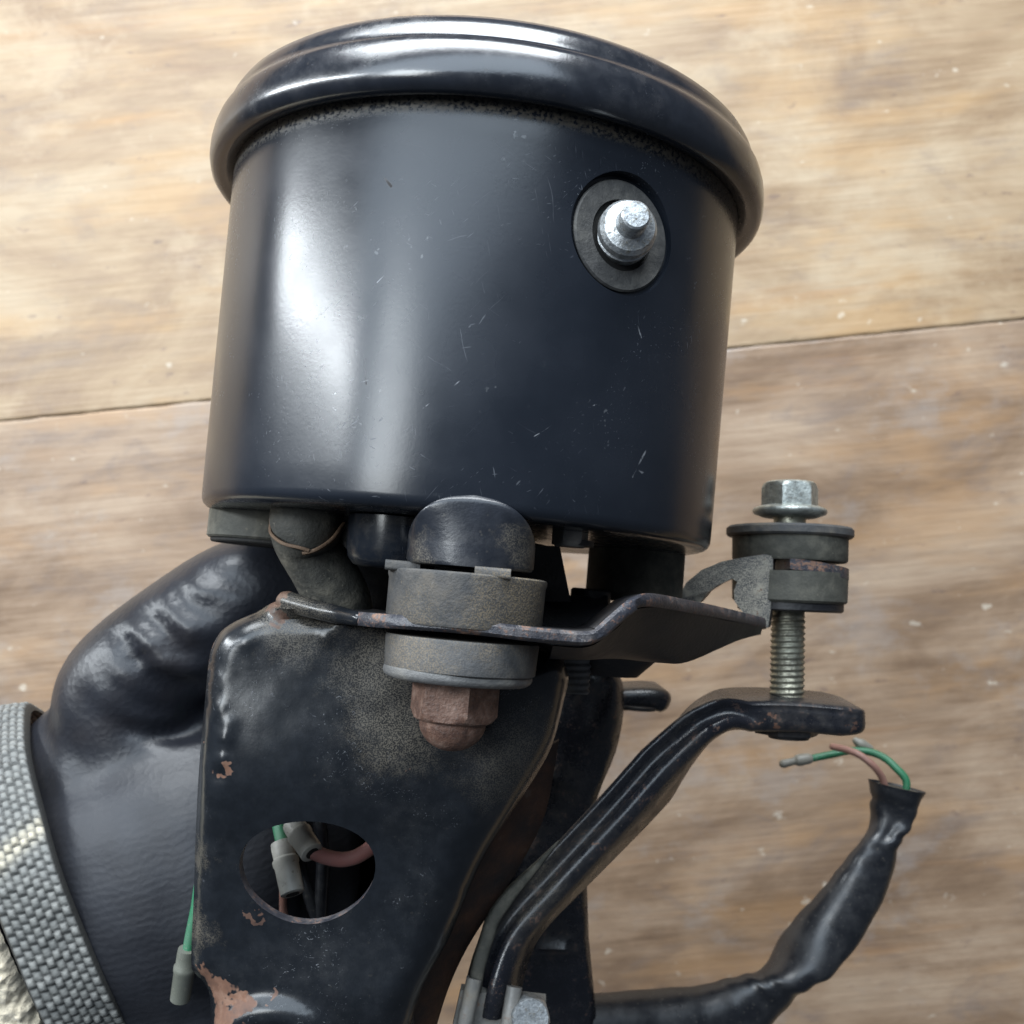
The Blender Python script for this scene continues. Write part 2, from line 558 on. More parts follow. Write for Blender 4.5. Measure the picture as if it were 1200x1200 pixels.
M_house = housing_material()
M_bezel = worn('bezel_plastic', (0.010, 0.012, 0.017), 0.19, dust=0.05, scr=0.12, bumpy=0.04, spec=0.8)
M_paint = worn('black_paint', (0.007, 0.0085, 0.011), 0.22, dust=0.03, fine_rust=0.0, scr=0.5, bumpy=0.035, lump=0.05, haze=0.10,
               dust_spots=[(P(445, 785, DE), 5, 0.36), (P(468, 850, DE), 5.5, 0.34), (P(600, 890, DE), 6, 0.18), (P(345, 718, DE), 5, 0.3), (P(236, 1000, DE + 2), 2.5, 0.35), (P(232, 1085, DE + 2), 2.5, 0.35)],
               rust_spots=[(P(264, 904, DE), 1.7, 0.95), (P(250, 1152, DE + 1), 2.6, 0.95), (P(268, 1160, DE), 1.9, 0.95), (P(262, 1190, DE), 2.6, 0.85), (P(285, 1180, DE), 2.2, 0.75), (P(312, 1172, DE), 1.4, 0.6), (P(338, 704, DE + 2), 2.2, 0.6), (P(322, 712, DE + 1), 1.6, 0.5),
                           (P(248, 872, DE + 1), 0.8, 0.5), (P(292, 1200, DE), 2.0, 0.6), (P(306, 1066, DE), 0.9, 0.5), (P(470, 910, DE), 0.8, 0.5), (P(243, 780, DE + 2), 1.0, 0.4)])
M_arm = worn('black_arm_paint', (0.010, 0.011, 0.015), 0.25, dust=0.14, fine_rust=0.25, scr=0.2, bumpy=0.15, lump=0.3,
             rust_spots=[(P(905, 845, 170), 1.0, 0.8), (P(885, 850, 170), 0.6, 0.7), (P(990, 855, 172), 0.8, 0.5)],
             dust_spots=[(P(610, 1020, 156), 6, 0.4)])
M_edge = worn('worn_steel_edge', (0.022, 0.024, 0.032), 0.40, dust=0.55, fine_rust=0.42, scr=0.5, bumpy=0.5,
              dust_col=(0.27, 0.235, 0.21))
M_tab = worn('dusty_steel', (0.05, 0.058, 0.075), 0.45, dust=1.9, fine_rust=0.1, dust_col=(0.50, 0.46, 0.38), bumpy=0.3,
             dust_spots=[(P(880, 690, 170), 9, 0.8), (P(835, 680, 175), 8, 0.9)])
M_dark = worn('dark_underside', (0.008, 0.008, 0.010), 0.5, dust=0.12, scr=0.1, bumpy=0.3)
M_rub = worn('grey_rubber', (0.048, 0.050, 0.053), 0.60, dust=0.42, dust_col=(0.19, 0.15, 0.10), bumpy=0.35, scr=0.3, spec=0.35,
             dust_spots=[(P(625, 700, 126), 6, 0.85), (P(590, 720, 124), 5, 0.6), (P(480, 725, 124), 4, 0.45), (P(480, 765, 126), 6, 0.45)])
M_rub2 = worn('olive_rubber', (0.055, 0.055, 0.047), 0.65, dust=0.6, dust_col=(0.22, 0.20, 0.155), bumpy=0.3, scr=0.2, spec=0.3)
M_washer = worn('washer_steel', (0.10, 0.10, 0.10), 0.55, dust=0.7, dust_col=(0.24, 0.22, 0.18), bumpy=0.4, fine_rust=0.1)
M_boot = worn('boot_rubber', (0.04, 0.04, 0.036), 0.7, dust=0.85, dust_col=(0.2, 0.18, 0.14), bumpy=0.5, spec=0.3)
M_twine = worn('brown_tie', (0.10, 0.06, 0.035), 0.75, dust=0.5, bumpy=0.5)
M_ring = worn('seal_rubber', (0.05, 0.05, 0.05), 0.6, dust=0.6, dust_col=(0.20, 0.19, 0.165), bumpy=0.4, spec=0.35)
M_hole = worn('near_black', (0.004, 0.004, 0.004), 0.8, dust=0.1)  # near-black for the spindle well, connector sockets and one thin washer

def zinc(name, base, rough, grime, rusty=0.0):
    k = NT(name)
    p = k.obj
    n = k.noise(p, 700, 4, 0.65)
    f = k.noise(p, 2600, 2, 0.6)
    c = k.mix(k.ss(n, 0.35, 0.68), base, tuple(x * 0.62 for x in base))
    gm = k.mul(k.ss(k.math('ADD', k.mul(n, 0.5), k.mul(f, 0.5)), 0.50, 0.66), grime)
    c = k.mix(gm, c, (0.10, 0.09, 0.07))
    if rusty:
        c = k.mix(k.mul(k.ss(n, 0.5, 0.7), rusty), c, RUST)
    me = k.mixf(gm, 0.9, 0.1)
    ro = k.mixf(k.ss(f, 0.3, 0.7), rough, rough + 0.2)
    return k.out(c, ro, me, k.bump(k.math('ADD', n, k.mul(f, 0.5)), 0.25, 0.0004))

M_zinc = zinc('bright_zinc', (0.52, 0.545, 0.56), 0.40, 0.95)
M_zinc2 = zinc('dull_zinc', (0.50, 0.53, 0.50), 0.38, 0.6)
M_thread = zinc('yellowed_thread', (0.42, 0.41, 0.33), 0.4, 0.8)

def rusty_nut():
    k = NT('rusty_nut')
    p = k.obj
    n = k.noise(p, 500, 4, 0.65)
    f = k.noise(p, 2600, 2, 0.6)
    c = k.ramp(n, [(0.3, (0.06, 0.030, 0.022)), (0.5, (0.135, 0.072, 0.05)), (0.7, (0.24, 0.155, 0.12))])
    c = k.mix(k.mul(k.ss(f, 0.5, 0.7), 0.35), c, (0.11, 0.09, 0.08))
    return k.out(c, 0.62, 0.15, k.bump(k.math('ADD', n, f), 0.35, 0.0004))
M_rnut = rusty_nut()

def rust_sheet():
    k = NT('rusted_inner_face')
    p = k.obj
    n = k.noise(p, 160, 5, 0.65)
    f = k.noise(p, 1600, 3, 0.6)
    c = k.ramp(n, [(0.3, (0.014, 0.010, 0.009)), (0.45, (0.034, 0.017, 0.011)), (0.6, (0.065, 0.028, 0.014)), (0.72, (0.11, 0.085, 0.065))])
    return k.out(c, 0.7, 0, k.bump(k.math('ADD', n, k.mul(f, 0.4)), 0.4, 0.0006))
M_rsheet = rust_sheet()
M_clamp = worn('bare_steel', (0.16, 0.155, 0.145), 0.42, dust=0.9, dust_col=(0.25, 0.22, 0.17), fine_rust=0.2, bumpy=0.3)

# --- housing (turned wall) with a flat spot face for the reset spindle
RB = 40.0
prof = [(0.5, -1.3), (30, -1.3), (37.4, -1.3), (38.6, -1.2), (39.25, -0.95), (39.7, -0.55), (39.93, 0.0), (40.0, 0.7)]
prof += [(40.0 + 0.7 * t / 12, 51.0 * t / 12) for t in range(1, 13)]
prof += [(40.6, 52.2), (38, 52.4), (0.5, 52.4)]
hv = lathe(prof, G0, A, 256)
house = build('housing', hv, M_house, asm, 30)

# reset spindle position on the wall
def wall_hit(px, py, rad):
    d = np.array([(px - 600) / F, (600 - py) / F, -1.0])
    o = -G0
    oo = o - np.dot(o, A) * A
    dd = d - np.dot(d, A) * A
    aa, bb, cc = dd @ dd, 2 * (oo @ dd), oo @ oo - rad ** 2
    t = (-bb - math.sqrt(bb * bb - 4 * aa * cc)) / (2 * aa)
    return d * t
hit = wall_hit(733, 274, 40.4)
q = hit - G0
rad_dir = q - np.dot(q, A) * A
rad_dir /= np.linalg.norm(rad_dir)
cut_c = G0 + np.dot(q, A) * A + rad_dir * 40.4
cutter = build('cutter', lathe([(7.9, -1.35), (8.0, -1.2), (8.5, 4)], cut_c, rad_dir, 96), M_house, asm, 30)
mod = house.modifiers.new('spot_face', 'BOOLEAN')
mod.operation = 'DIFFERENCE'
mod.solver = 'EXACT'
mod.object = cutter
dg = bpy.context.evaluated_depsgraph_get()
nm = bpy.data.meshes.new_from_object(house.evaluated_get(dg))
house.modifiers.clear()
house.data = nm
nm.name = 'housing'
sharp(nm, 30)
bpy.data.objects.remove(cutter)

def disc(r0, r1, h0, h1, o, ax, seg=72, bev=0.25):
    """flat ring with softened rims"""
    pr = [(r0, h0), (r1 - bev, h0), (r1, h0 + bev), (r1, h1 - bev), (r1 - bev, h1), (r0, h1)]
    V, Fc = lathe(pr, o, ax, seg)
    Fc = Fc[:-2]
    m = len(pr)
    for k in range(seg):
        Fc.append(((m - 1) * seg + k, (m - 1) * seg + (k + 1) % seg, (k + 1) % seg, k))
    return V, Fc

seal = build('seal_ring', disc(4.7, 7.4, -1.5, -0.75, cut_c, rad_dir), M_ring, asm)
build('spindle_well', lathe([(4.9, -1.45), (4.9, -1.25), (0.3, -1.25)], cut_c, rad_dir, 48), M_hole, asm)
off = -1.2 * R - 0.2 * A
to_lens = -cut_c / np.linalg.norm(cut_c)
sp_ax = to_lens * 0.92 + np.array([0.20, 0.34, 0.0])
sp = build('reset_spindle', lathe([(3.7, -1.2), (3.85, 0.7), (3.5, 0.9), (3.5, 1.2), (3.85, 1.4), (3.75, 2.5), (3.3, 3.2), (2.5, 3.5), (2.0, 3.8), (1.9, 4.2), (1.85, 6.6), (1.6, 6.85), (0.2, 6.9)], cut_c - rad_dir * 0.6 + 0.2 * R, sp_ax, 56), M_zinc, asm, 22)

# bezel: outer roll, groove step, under lip
bz = [(40.72, 50.2), (41.5, 49.6), (42.8, 49.3), (43.6, 49.5), (44.2, 50.2), (44.5, 51.4), (44.5, 53.0), (44.3, 54.4), (43.95, 55.6), (43.5, 56.4), (43.15, 56.7), (42.95, 57.0),
      (42.8, 57.6), (42.5, 58.7), (41.9, 59.8), (41.0, 60.6), (39.8, 61.0), (38.6, 60.6), (38.0, 59.6), (37.8, 58.0)]
build('bezel', lathe(bz, G0 + 1.3 * A, A, 256), M_bezel, house, 50)
def glass():
    k = NT('lens_glass')
    return k.out((0.02, 0.022, 0.025), 0.05, 0)
build('lens', lathe([(37.9, 57.0), (37.9, 58.6), (20, 59.4), (0.3, 59.6)], G0 + 1.3 * A, A, 96), glass(), house)

# --- front stud: boss, cushions, washer, cap nut
WS = 31.0
us, _ = gp(550, 690, WS)
u_b, v_b = gp(554, 600, WS)
WB = 33.6
boss_o = g(gp(553, 640, WB)[0], 0, WB)
vb0 = gp(553, 664, WB + 8)[1]
Vb, Fb = [], []
v_arc = vb0 + 2.6
v_top = 1.2
rows_v = [(vb0, 0.93), (vb0 + 0.15, 0.97), (vb0 + 0.5, 1.0), (v_arc, 1.0)] + [(v_arc + (v_top - v_arc) * math.sin(t), math.cos(t)) for t in np.linspace(0.12, 1.5, 14)]
for v_, k_ in rows_v:
    a_ = 8.15 * k_
    for q_ in range(64):
        t_ = 2 * math.pi * q_ / 64
        f_ = min(1, max(0, (v_ + 5.0) / (v_top + 5.0)))             # 0 below the housing, 1 where the boss runs out on the wall
        wf = 40.55 - 0.5 * min(1, max(0, (v_ - 0.6) / (v_top - 0.6)))
        q1 = min(1, max(0, (0.2 - v_) / 6.0))
        b_ = 0.5 + 6.0 * q1 * q1 * (3 - 2 * q1)
        c_ = math.cos(t_)
        Vb.append(boss_o + A * v_ + R * (a_ * math.sin(t_)) + Nn * (wf - WB - b_ + (b_ * c_ if c_ > 0 else 9.0 * c_)))
for r_ in range(len(rows_v) - 1):
    for q_ in range(64):
        Fb.append((r_ * 64 + q_, r_ * 64 + (q_ + 1) % 64, (r_ + 1) * 64 + (q_ + 1) % 64, (r_ + 1) * 64 + q_))
Fb.append(tuple(range(64))[::-1])
Fb.append(tuple((len(rows_v) - 1) * 64 + q_ for q_ in range(64)))
M_boss = worn('boss_plastic', (0.011, 0.013, 0.018), 0.28, dust=0.10, scr=0.3, bumpy=0.1, dust_spots=[(P(484, 655, 126), 2.5, 0.35), (P(622, 650, 126), 3.0, 0.45)])
build('stud_boss', (Vb, Fb), M_boss, house, 50)
# drive socket under the middle of the housing
build('drive_socket', lathe([(2, -17), (8.5, -17), (9.2, -16.4), (9.4, -9), (11.5, -7.5), (12, -2.0), (2, -2.0)], g(2.5, 0, -2), A, 64), M_dark, house)
ax_stud = A
def stud_at(px, py, w=WS):
    return gpt(px, py, w)
def vh(py, px=548, w=WS + 10):
    return gp(px, py, w)[1]
so = g(gp(548, 690, WS)[0], 0, WS)
v1, v2 = vh(671), vh(737)
lipr = random.Random(3)
def lumpy(r, h, a):
    return r + 0.10 * math.sin(3 * a + 1.3) + 0.06 * math.sin(7 * a)
build('cushion', lathe([(3, v2 - 0.0), (10.0, v2), (10.2, v2 + 0.4), (10.25, v1 - 1.2), (10.4, v1 - 0.7), (10.4, v1 - 0.2), (10.1, v1), (6.0, v1 + 0.1), (3, v1 + 0.1)], so, A, 80, rfun=lumpy), M_rub, asm)
# raised ribs on the cushion's upper face
for du, dw in ((-8.2, 4.0), (3.2, 8.5)):
    c0 = so + A * (v1 + 0.25) + R * du + Nn * dw
    pth = [c0 - R * 2.2, c0 + R * 2.2]
    build('rib', sweep(pth, roundrect(1.3, 2.6, 0.4), ref=Nn), M_rub, asm)
so2 = g(gp(541, 770, WS)[0], 0, WS)
v3, v4 = vh(752, 541), vh(795, 541)
build('cushion', lathe([(3, v4), (9.4, v4), (9.8, v4 + 0.3), (10.0, v3 - 0.3), (9.9, v3), (3, v3)], so2, A, 80, rfun=lumpy), M_rub, asm)
v5 = vh(806, 537)
build('washer', lathe([(3, v5), (9.0, v5), (9.5, v5 + 0.35), (9.7, v5 + 0.8), (9.6, v5 + 1.5), (9.2, v4 + 0.1), (3, v4 + 0.1)], so2 - 0.3 * R, A, 80), M_washer, asm)
so3 = g(gp(531, 840, WS)[0], 0, WS)
v6, v7 = vh(851, 531, WS + 5), vh(886, 531, WS + 4)
nut = build('cap_nut', hex_head(so3, A, 10.0, v6, v5 + 0.05, rot=math.radians(40), cham_top=False, cham_bot=True), M_rnut, asm, 25)
dm = []
hgt = v6 - v7
for i in range(9):
    t = i / 8
    a_ = t * math.pi / 2
    dm.append((max(0.2, 4.35 * math.sin(a_)), v6 - hgt * math.cos(a_) * 1.0 if i < 8 else v6 - 0.0))
dm.append((4.35, v6 + 0.8))
build('dome', lathe(dm, so3, A, 48), M_rnut, nut, 60)

# --- bracket plate: flat run, step up, wing running back
fe = [(385, 722, 137), (410, 724, 133), (440, 727, 128), (500, 731, 124.5), (560, 736, 123.6), (620, 743, 123.8), (662, 747, 125.2), (688, 748, 125.8), (702, 743, 126.4), (718, 729, 127.4), (734, 715, 129), (746, 706, 130.5), (757, 703, 132),
      (772, 704, 134.5), (800, 709, 141), (840, 717, 152), (875, 725, 164), (899, 731, 172)]
def dn(a, b, t):
    return a + (b - a) * t
front = catmull([P(*q) for q in fe], 4)
nb = len(front)
TH = 1.75
Vp, Fp, Mp = [], [], []
rows = []
for i, p in enumerate(front):
    t = i / (nb - 1)
    px = 600 + F * p[0] / -p[2]
    depth = (14 if px < 430 else 22) if px < 700 else max(3.0, 22 - (px - 700) / 200 * 19)
    back = p - Nn * depth + (A * -0.2 if px > 700 else 0)
    up, dwn = A * TH / 2, -A * TH / 2
    if 700 < px < 745:
        nrm = np.array([-0.6, 0.8, 0]); up, dwn = nrm * TH / 2, -nrm * TH / 2
    rows.append([p + up * 0.6, p + up * 0.6 + Nn * 0, p + dwn, back + dwn, back + up])
    rows[-1][0] = p + up - Nn * 0.5
    rows[-1][1] = p + up * 0.5
    rows[-1].insert(2, p + dwn * 0.5)
    rows[-1][3] = p + dwn - Nn * 0.5
m = 6
for r_ in rows:
    Vp += r_
for i in range(nb - 1):
    for k in range(m):
        Fp.append((i * m + k, i * m + (k + 1) % m, (i + 1) * m + (k + 1) % m, (i + 1) * m + k))
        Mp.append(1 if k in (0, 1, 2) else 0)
Fp.append(tuple(range(m))[::-1]); Mp.append(1)
Fp.append(tuple((nb - 1) * m + k for k in range(m))); Mp.append(1)
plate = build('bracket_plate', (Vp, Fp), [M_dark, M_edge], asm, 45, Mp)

def sheet(rows_, th_dir):
    """closed sheet lofted through rows of points, with thickness"""
    n, m_ = len(rows_), len(rows_[0])
    V = [p for r in rows_ for p in r] + [p + th_dir for r in rows_ for p in r]
    off = n * m_
    Fc = []
    for i in range(n - 1):
        for j in range(m_ - 1):
            a_ = i * m_ + j
            Fc.append((a_, a_ + 1, a_ + m_ + 1, a_ + m_))
            Fc.append((off + a_, off + a_ + m_, off + a_ + m_ + 1, off + a_ + 1))
    edge = [j for j in range(m_)] + [i * m_ + m_ - 1 for i in range(1, n)] + [(n - 1) * m_ + j for j in range(m_ - 2, -1, -1)] + [i * m_ for i in range(n - 2, 0, -1)]
    for a_, b_ in zip(edge, edge[1:] + edge[:1]):
        Fc.append((b_, a_, off + a_, off + b_))
    return V, Fc

# rear lip that closes the view under the housing
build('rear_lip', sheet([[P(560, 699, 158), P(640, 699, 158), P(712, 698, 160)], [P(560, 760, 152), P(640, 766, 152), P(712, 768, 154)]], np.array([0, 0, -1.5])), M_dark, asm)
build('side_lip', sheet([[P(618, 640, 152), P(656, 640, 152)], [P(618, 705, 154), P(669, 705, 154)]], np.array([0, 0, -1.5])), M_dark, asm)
# pressed skirt under the wing
s_top = [(648, 757, 128), (690, 758, 129), (722, 737, 131), (750, 713, 134), (800, 716, 142.5), (850, 727, 156), (893, 735, 171)]
s_bot = [(640, 768, 150), (690, 769, 150), (735, 773, 151), (775, 777, 152), (805, 776, 154), (850, 757, 162), (893, 737.5, 172)]
ta, tb = catmull([P(*q) for q in s_top], 5), catmull([P(*q) for q in s_bot], 5)
rowsS = []
for k in range(7):
    t = k / 6
    rowsS.append([a_ * (1 - t) + b_ * t + np.array([0, -1.2, -1.0]) * math.sin(math.pi * t) for a_, b_ in zip(ta, tb)])
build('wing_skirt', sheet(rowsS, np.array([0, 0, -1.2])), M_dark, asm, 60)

# tab standing up from the wing tip, arched strap behind it
web = [(906, 651, 172), (893, 650, 171), (872, 653, 170.5), (846, 658, 172), (822, 668, 175), (804, 683, 178), (793, 704, 181), (820, 706, 180), (831, 693, 177.5), (845, 684, 175), (858, 678, 172.6), (864, 682, 171.6), (860, 692, 171.6), (861, 705, 171.4), (870, 717, 171.4), (884, 727, 171.4), (900, 736, 171.6), (903, 715, 171.8), (905, 685, 172)]
wp = [P(*q) for q in web]
n = len(wp)
Vw = wp + [p + np.array([1.0, 0, -2.2]) for p in wp]
Fw = [tuple(range(n))[::-1], tuple(range(n, 2 * n))] + [(i, (i + 1) % n, n + (i + 1) % n, n + i) for i in range(n)]
me_idx = [0, 0] + [1] * n
tab = build('bracket_tab', (Vw, Fw), [M_tab, M_edge], asm, 40, me_idx)

# flange of the tab between its two cushions
BX = 180.0
b_top, b_bot = P(925.5, 590, BX + 1.0), P(921.5, 862, BX - 2.6)
AB = (b_top - b_bot) / np.linalg.norm(b_top - b_bot)
ABr = np.array([AB[1], -AB[0], 0]); ABr /= np.linalg.norm(ABr)
ABn = np.cross(ABr, AB)
def bax(py):
    """point of the bolt axis at a picture row"""
    t = (py - 590) / (862 - 590)
    return b_top * (1 - t) + b_bot * t
def bh(py, dw=0.0):
    """height along the bolt axis of a picture row, seen dw mm in front of the axis"""
    D = BX - dw
    y = (600 - py) / F * D
    return (y - (b_bot[1])) / AB[1]
hb = lambda py, dw=0.0: bh(py, dw)
fh = bh(668, 9)
fl = []
for k in range(20):
    a_ = math.radians(-95 + 190 * k / 19)
    fl.append((9.7 * math.cos(a_) + 0.4, 9.7 * math.sin(a_)))
fl += [(-2.5, 9.6), (-2.9, 0), (-2.4, -9.6)]
Vf = [b_bot + AB * (fh + 0.9 - 0.06 * x - 0.05 * max(0, x)) + ABr * x + ABn * (-z) for x, z in fl] + [b_bot + AB * (fh - 0.9 - 0.06 * x - 0.05 * max(0, x)) + ABr * x + ABn * (-z) for x, z in fl]
n = len(fl)
Ff = [tuple(range(n)), tuple(range(n, 2 * n))[::-1]] + [(i, n + i, n + (i + 1) % n, (i + 1) % n) for i in range(n)]
build('flange', (Vf, Ff), [M_tab, M_edge], tab, 40, [0, 0] + [1] * n)
h_a, h_b, h_c, h_d = bh(632, 9.5), bh(664, 9.5), bh(672, 9.5), bh(712, 9.5)
build('collar_washer', lathe([(3.1, h_a), (10.5, h_a), (10.9, h_a + 0.35), (10.9, h_a + 1.4), (10.5, h_a + 1.8), (3.1, h_a + 1.8)], b_bot, AB, 80), M_rub, asm)
build('cushion', lathe([(3.1, fh + 0.95), (9.6, fh + 0.95), (9.85, fh + 1.3), (9.9, h_a + 0.05), (3.1, h_a + 0.05)], b_bot + 0.15 * ABr, AB, 80, rfun=lumpy), M_rub2, asm)
build('cushion', lathe([(3.1, h_d), (9.3, h_d), (9.75, h_d + 0.4), (9.9, fh - 0.95), (3.1, fh - 0.95)], b_bot + 0.2 * ABr, AB, 80, rfun=lumpy), M_rub2, asm)
build('under_washer', lathe([(3.1, h_d - 1.5), (8.6, h_d - 1.5), (9.0, h_d - 1.2), (9.0, h_d - 0.02), (3.1, h_d - 0.02)], b_bot + 0.3 * ABr, AB, 64), M_dark, asm)

# flange bolt with a real thread
def thread_rf(r, h, a):
    if h > bh(722):
        return r
    ph = (h / 1.0 - a / (2 * math.pi)) % 1.0
    return r - 0.36 * abs(2 * ph - 1) + 0.12
ys = np.arange(1.0, bh(722), 0.125)
pr = [(2.9, float(h)) for h in ys] + [(2.78, bh(720)), (2.8, bh(600)), (2.8, bh(598))]
bolt = build('flange_bolt', lathe(pr, b_bot, AB, 40, rfun=thread_rf), M_thread, asm, 70)
hf0, hf1 = bh(606), bh(594)
ht = bh(565)
build('bolt_flange', lathe([(2.7, hf0 - 0.2), (4.6, hf0 - 0.1), (6.2, hf0 + 0.5), (6.45, hf0 + 1.0), (6.2, hf0 + 1.45), (5.3, hf0 + 1.8), (3, hf0 + 2.4)], b_bot, AB, 64), M_zinc2, bolt, 60)
build('bolt_head', hex_head(b_bot, AB, 8.7, hf0 + 1.2, ht, rot=math.radians(30)), M_zinc2, bolt, 25)

# --- second cushion at the back right, its lower half, small screw, cup, rubber plug, boot
def gcyl(name, px, w, y0, y1, r, mat, lip=0.3, parent=asm, rf=None, seg=64):
    o = g(gp(px, (y0 + y1) / 2, w)[0], 0, w)
    va, vb_ = gp(px, y1, w)[1], gp(px, y0, w)[1]
    return build(name, lathe([(0.4, va), (r - lip, va), (r, va + lip), (r, vb_ - lip), (r - lip, vb_), (0.4, vb_)], o, A, seg, rfun=rf), mat, parent)

gcyl('cushion', 745, -8, 640, 706, 8.1, M_rub2, rf=lumpy)
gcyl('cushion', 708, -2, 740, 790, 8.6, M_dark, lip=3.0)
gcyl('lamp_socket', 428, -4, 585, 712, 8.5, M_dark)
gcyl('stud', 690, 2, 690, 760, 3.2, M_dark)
gcyl('cushion', 322, 4, 560, 636, 9.9, M_rub2, rf=lumpy)
gcyl('washer', 322, 4, 636, 641, 9.8, M_hole, lip=0.2)
# cup moulded under the housing
o_ = g(gp(465, 620, 24)[0], 0, 24)
va, vt = gp(465, 668, 24)[1], -1.5
build('moulded_cup', lathe([(0.5, va), (4.5, va), (5.6, va + 0.4), (6.3, va + 1.3), (6.6, va + 2.6), (6.75, vt), (0.5, vt)], o_, A, 64), M_house, house)
# hexagon screw
o_ = g(gp(668, 630, 26)[0], 0, 26)
build('case_screw', hex_head(o_, A, 4.3, gp(668, 641, 26)[1], -1.0, rot=math.radians(25), cham_top=False, cham_bot=True), M_washer, house, 25)
build('screw_washer', lathe([(0.3, gp(668, 641, 26)[1]+0.25), (2.9, gp(668, 641, 26)[1]+0.25), (2.9, gp(668, 641, 26)[1] + 1.0), (0.3, gp(668, 641, 26)[1] + 1.0)], o_ + 0.5*R - 0.9*Nn, A, 40), M_dark, house)
# lamp boot: cap, brown tie, sleeve
btop, bmid = gpt(360, 585, 20), gpt(357, 632, 20)
axb = (btop - bmid) / np.linalg.norm(btop - bmid)
boot = build('lamp_boot', tube([btop, gpt(360, 605, 20), gpt(358, 625, 20), gpt(360, 640, 19), gpt(378, 668, 17), gpt(395, 700, 15), gpt(402, 730, 13)], [5.0, 5.2, 5.0, 4.3, 4.5, 4.7, 4.6], 28, 6), M_boot, asm, 60)
tie = catmull([gpt(x, y, w) for x, y, w in ((319, 612, 20.5), (320, 626, 22.5), (333, 637, 25.0), (352, 642, 25.6), (362, 645, 25.4))], 6)
build('tie', sweep(tie, roundrect(0.5, 1.7, 0.2, 2), ref=Nn), M_twine, boot)
tie = catmull([gpt(x, y, w) for x, y, w in ((355, 649, 25.2), (372, 644, 25.0), (390, 632, 23.2), (402, 616, 20.5))], 6)
build('tie', sweep(tie, roundrect(0.5, 1.5, 0.2, 2), ref=Nn), M_twine, boot)

# --- pressed ear with the oval hole
def pressed(outline, holes, D, roll, depth, th, extra=None, step=1.1, sub=3):
    """stamped sheet: outline in pixels at distance D, rims rolled back by `roll`, pierced by holes"""
    def to2(pts):
        return np.array([((x - 600) / F * D, (600 - y) / F * D) for x, y in pts])
    ol = np.array([q for q in catmull(list(to2(outline)) + [to2(outline)[0]], sub)][:-1])
    hl = [to2(h) for h in holes]
    def dist(p, poly):
        a_ = poly; b_ = np.roll(poly, -1, 0)
        ab = b_ - a_
        t = np.clip(((p - a_) * ab).sum(1) / np.maximum((ab * ab).sum(1), 1e-9), 0, 1)
        return np.min(np.linalg.norm(a_ + ab * t[:, None] - p, axis=1))
    def inside(p, poly):
        x, y = p
        a_ = poly; b_ = np.roll(poly, -1, 0)
        c = ((a_[:, 1] > y) != (b_[:, 1] > y)) & (x < (b_[:, 0] - a_[:, 0]) * (y - a_[:, 1]) / (b_[:, 1] - a_[:, 1] + 1e-12) + a_[:, 0])
        return c.sum() % 2 == 1
    pts, edges = [], []
    for poly in [ol] + hl:
        n0 = len(pts); k_ = len(poly)
        pts += [tuple(p) for p in poly]
        edges += [(n0 + i, n0 + (i + 1) % k_) for i in range(k_)]
    nbnd = len(pts)
    x0, y0 = ol.min(0); x1, y1 = ol.max(0)
    yy = y0
    r_ = 0
    while yy < y1:
        xx = x0 + (step / 2 if r_ % 2 else 0)
        while xx < x1:
            p = np.array([xx, yy])
            if inside(p, ol) and dist(p, ol) > step * 0.45 and all((not inside(p, h)) and dist(p, h) > step * 0.45 for h in hl):
                pts.append((xx, yy))
            xx += step
        yy += step * 0.87
        r_ += 1
    res = delaunay_2d_cdt([Vector(p) for p in pts], edges, [], 0, 1e-5)
    v2, f2 = res[0], res[2]
    V, Fc = [], []
    for v in v2:
        p = np.array([v[0], v[1]])
        d = dist(p, ol) if inside(p, ol) else 0.0
        rl = roll(p) if callable(roll) else roll
        z = 0.0
        if d < rl:
            z = -rl * (1 - math.sqrt(max(0, 1 - (1 - d / rl) ** 2)))
        if extra:
            z += extra(p)
        kz = (D - min(z, 0.0)) / D
        V.append(np.array([p[0] * kz, p[1] * kz, -D + z]))
    for f in f2:
        c = np.mean([[v2[i][0], v2[i][1]] for i in f], axis=0)
        if inside(c, ol) and not any(inside(c, h) for h in hl):
            Fc.append(tuple(f))
    # side walls from every boundary edge
    cnt = {}
    for f in Fc:
        for a_, b_ in zip(f, f[1:] + f[:1]):
            cnt[(a_, b_)] = cnt.get((a_, b_), 0) + 1
    bnd = [e for e in cnt if (e[1], e[0]) not in cnt]
    mp = {}
    def outer(i):
        return dist(np.array([v2[i][0], v2[i][1]]), ol) < 1e-3
    for a_, b_ in bnd:
        for i in (a_, b_):
            if i not in mp:
                mp[i] = len(V)
                V.append(V[i] + np.array([0, 0, -(depth if outer(i) else th)]))
    walls = [(b_, a_, mp[a_], mp[b_]) for a_, b_ in bnd]
    nf = len(Fc)
    return V, Fc + walls, nf, len(walls)

ear_ol = [(243, 790), (247, 763), (258, 741), (276, 728), (300, 718), (318, 707), (338, 701), (358, 706), (385, 714), (425, 720), (470, 728), (520, 738), (600, 752), (650, 764), (666, 790), (661, 820), (647, 873), (626, 912),
          (593, 962), (561, 1016), (527, 1098), (498, 1152), (480, 1204), (470, 1240), (350, 1262), (248, 1250), (247, 1200), (246, 1168), (240, 1152), (228, 1140), (224, 1125), (227, 1050), (230, 960), (234, 890)]
hole = [(361 + 79 * math.cos(t) + 4 * math.sin(2 * t), 1020 - 62 * math.sin(t)) for t in np.linspace(0, 2 * math.pi, 49)[:-1]]
def px_of(p):
    return 600 + p[0] * F / DE, 600 - p[1] * F / DE
def bumpf(x, y, cx, cy, rx, ry):
    q = ((x - cx) / rx) ** 2 + ((y - cy) / ry) ** 2
    return math.exp(-q)
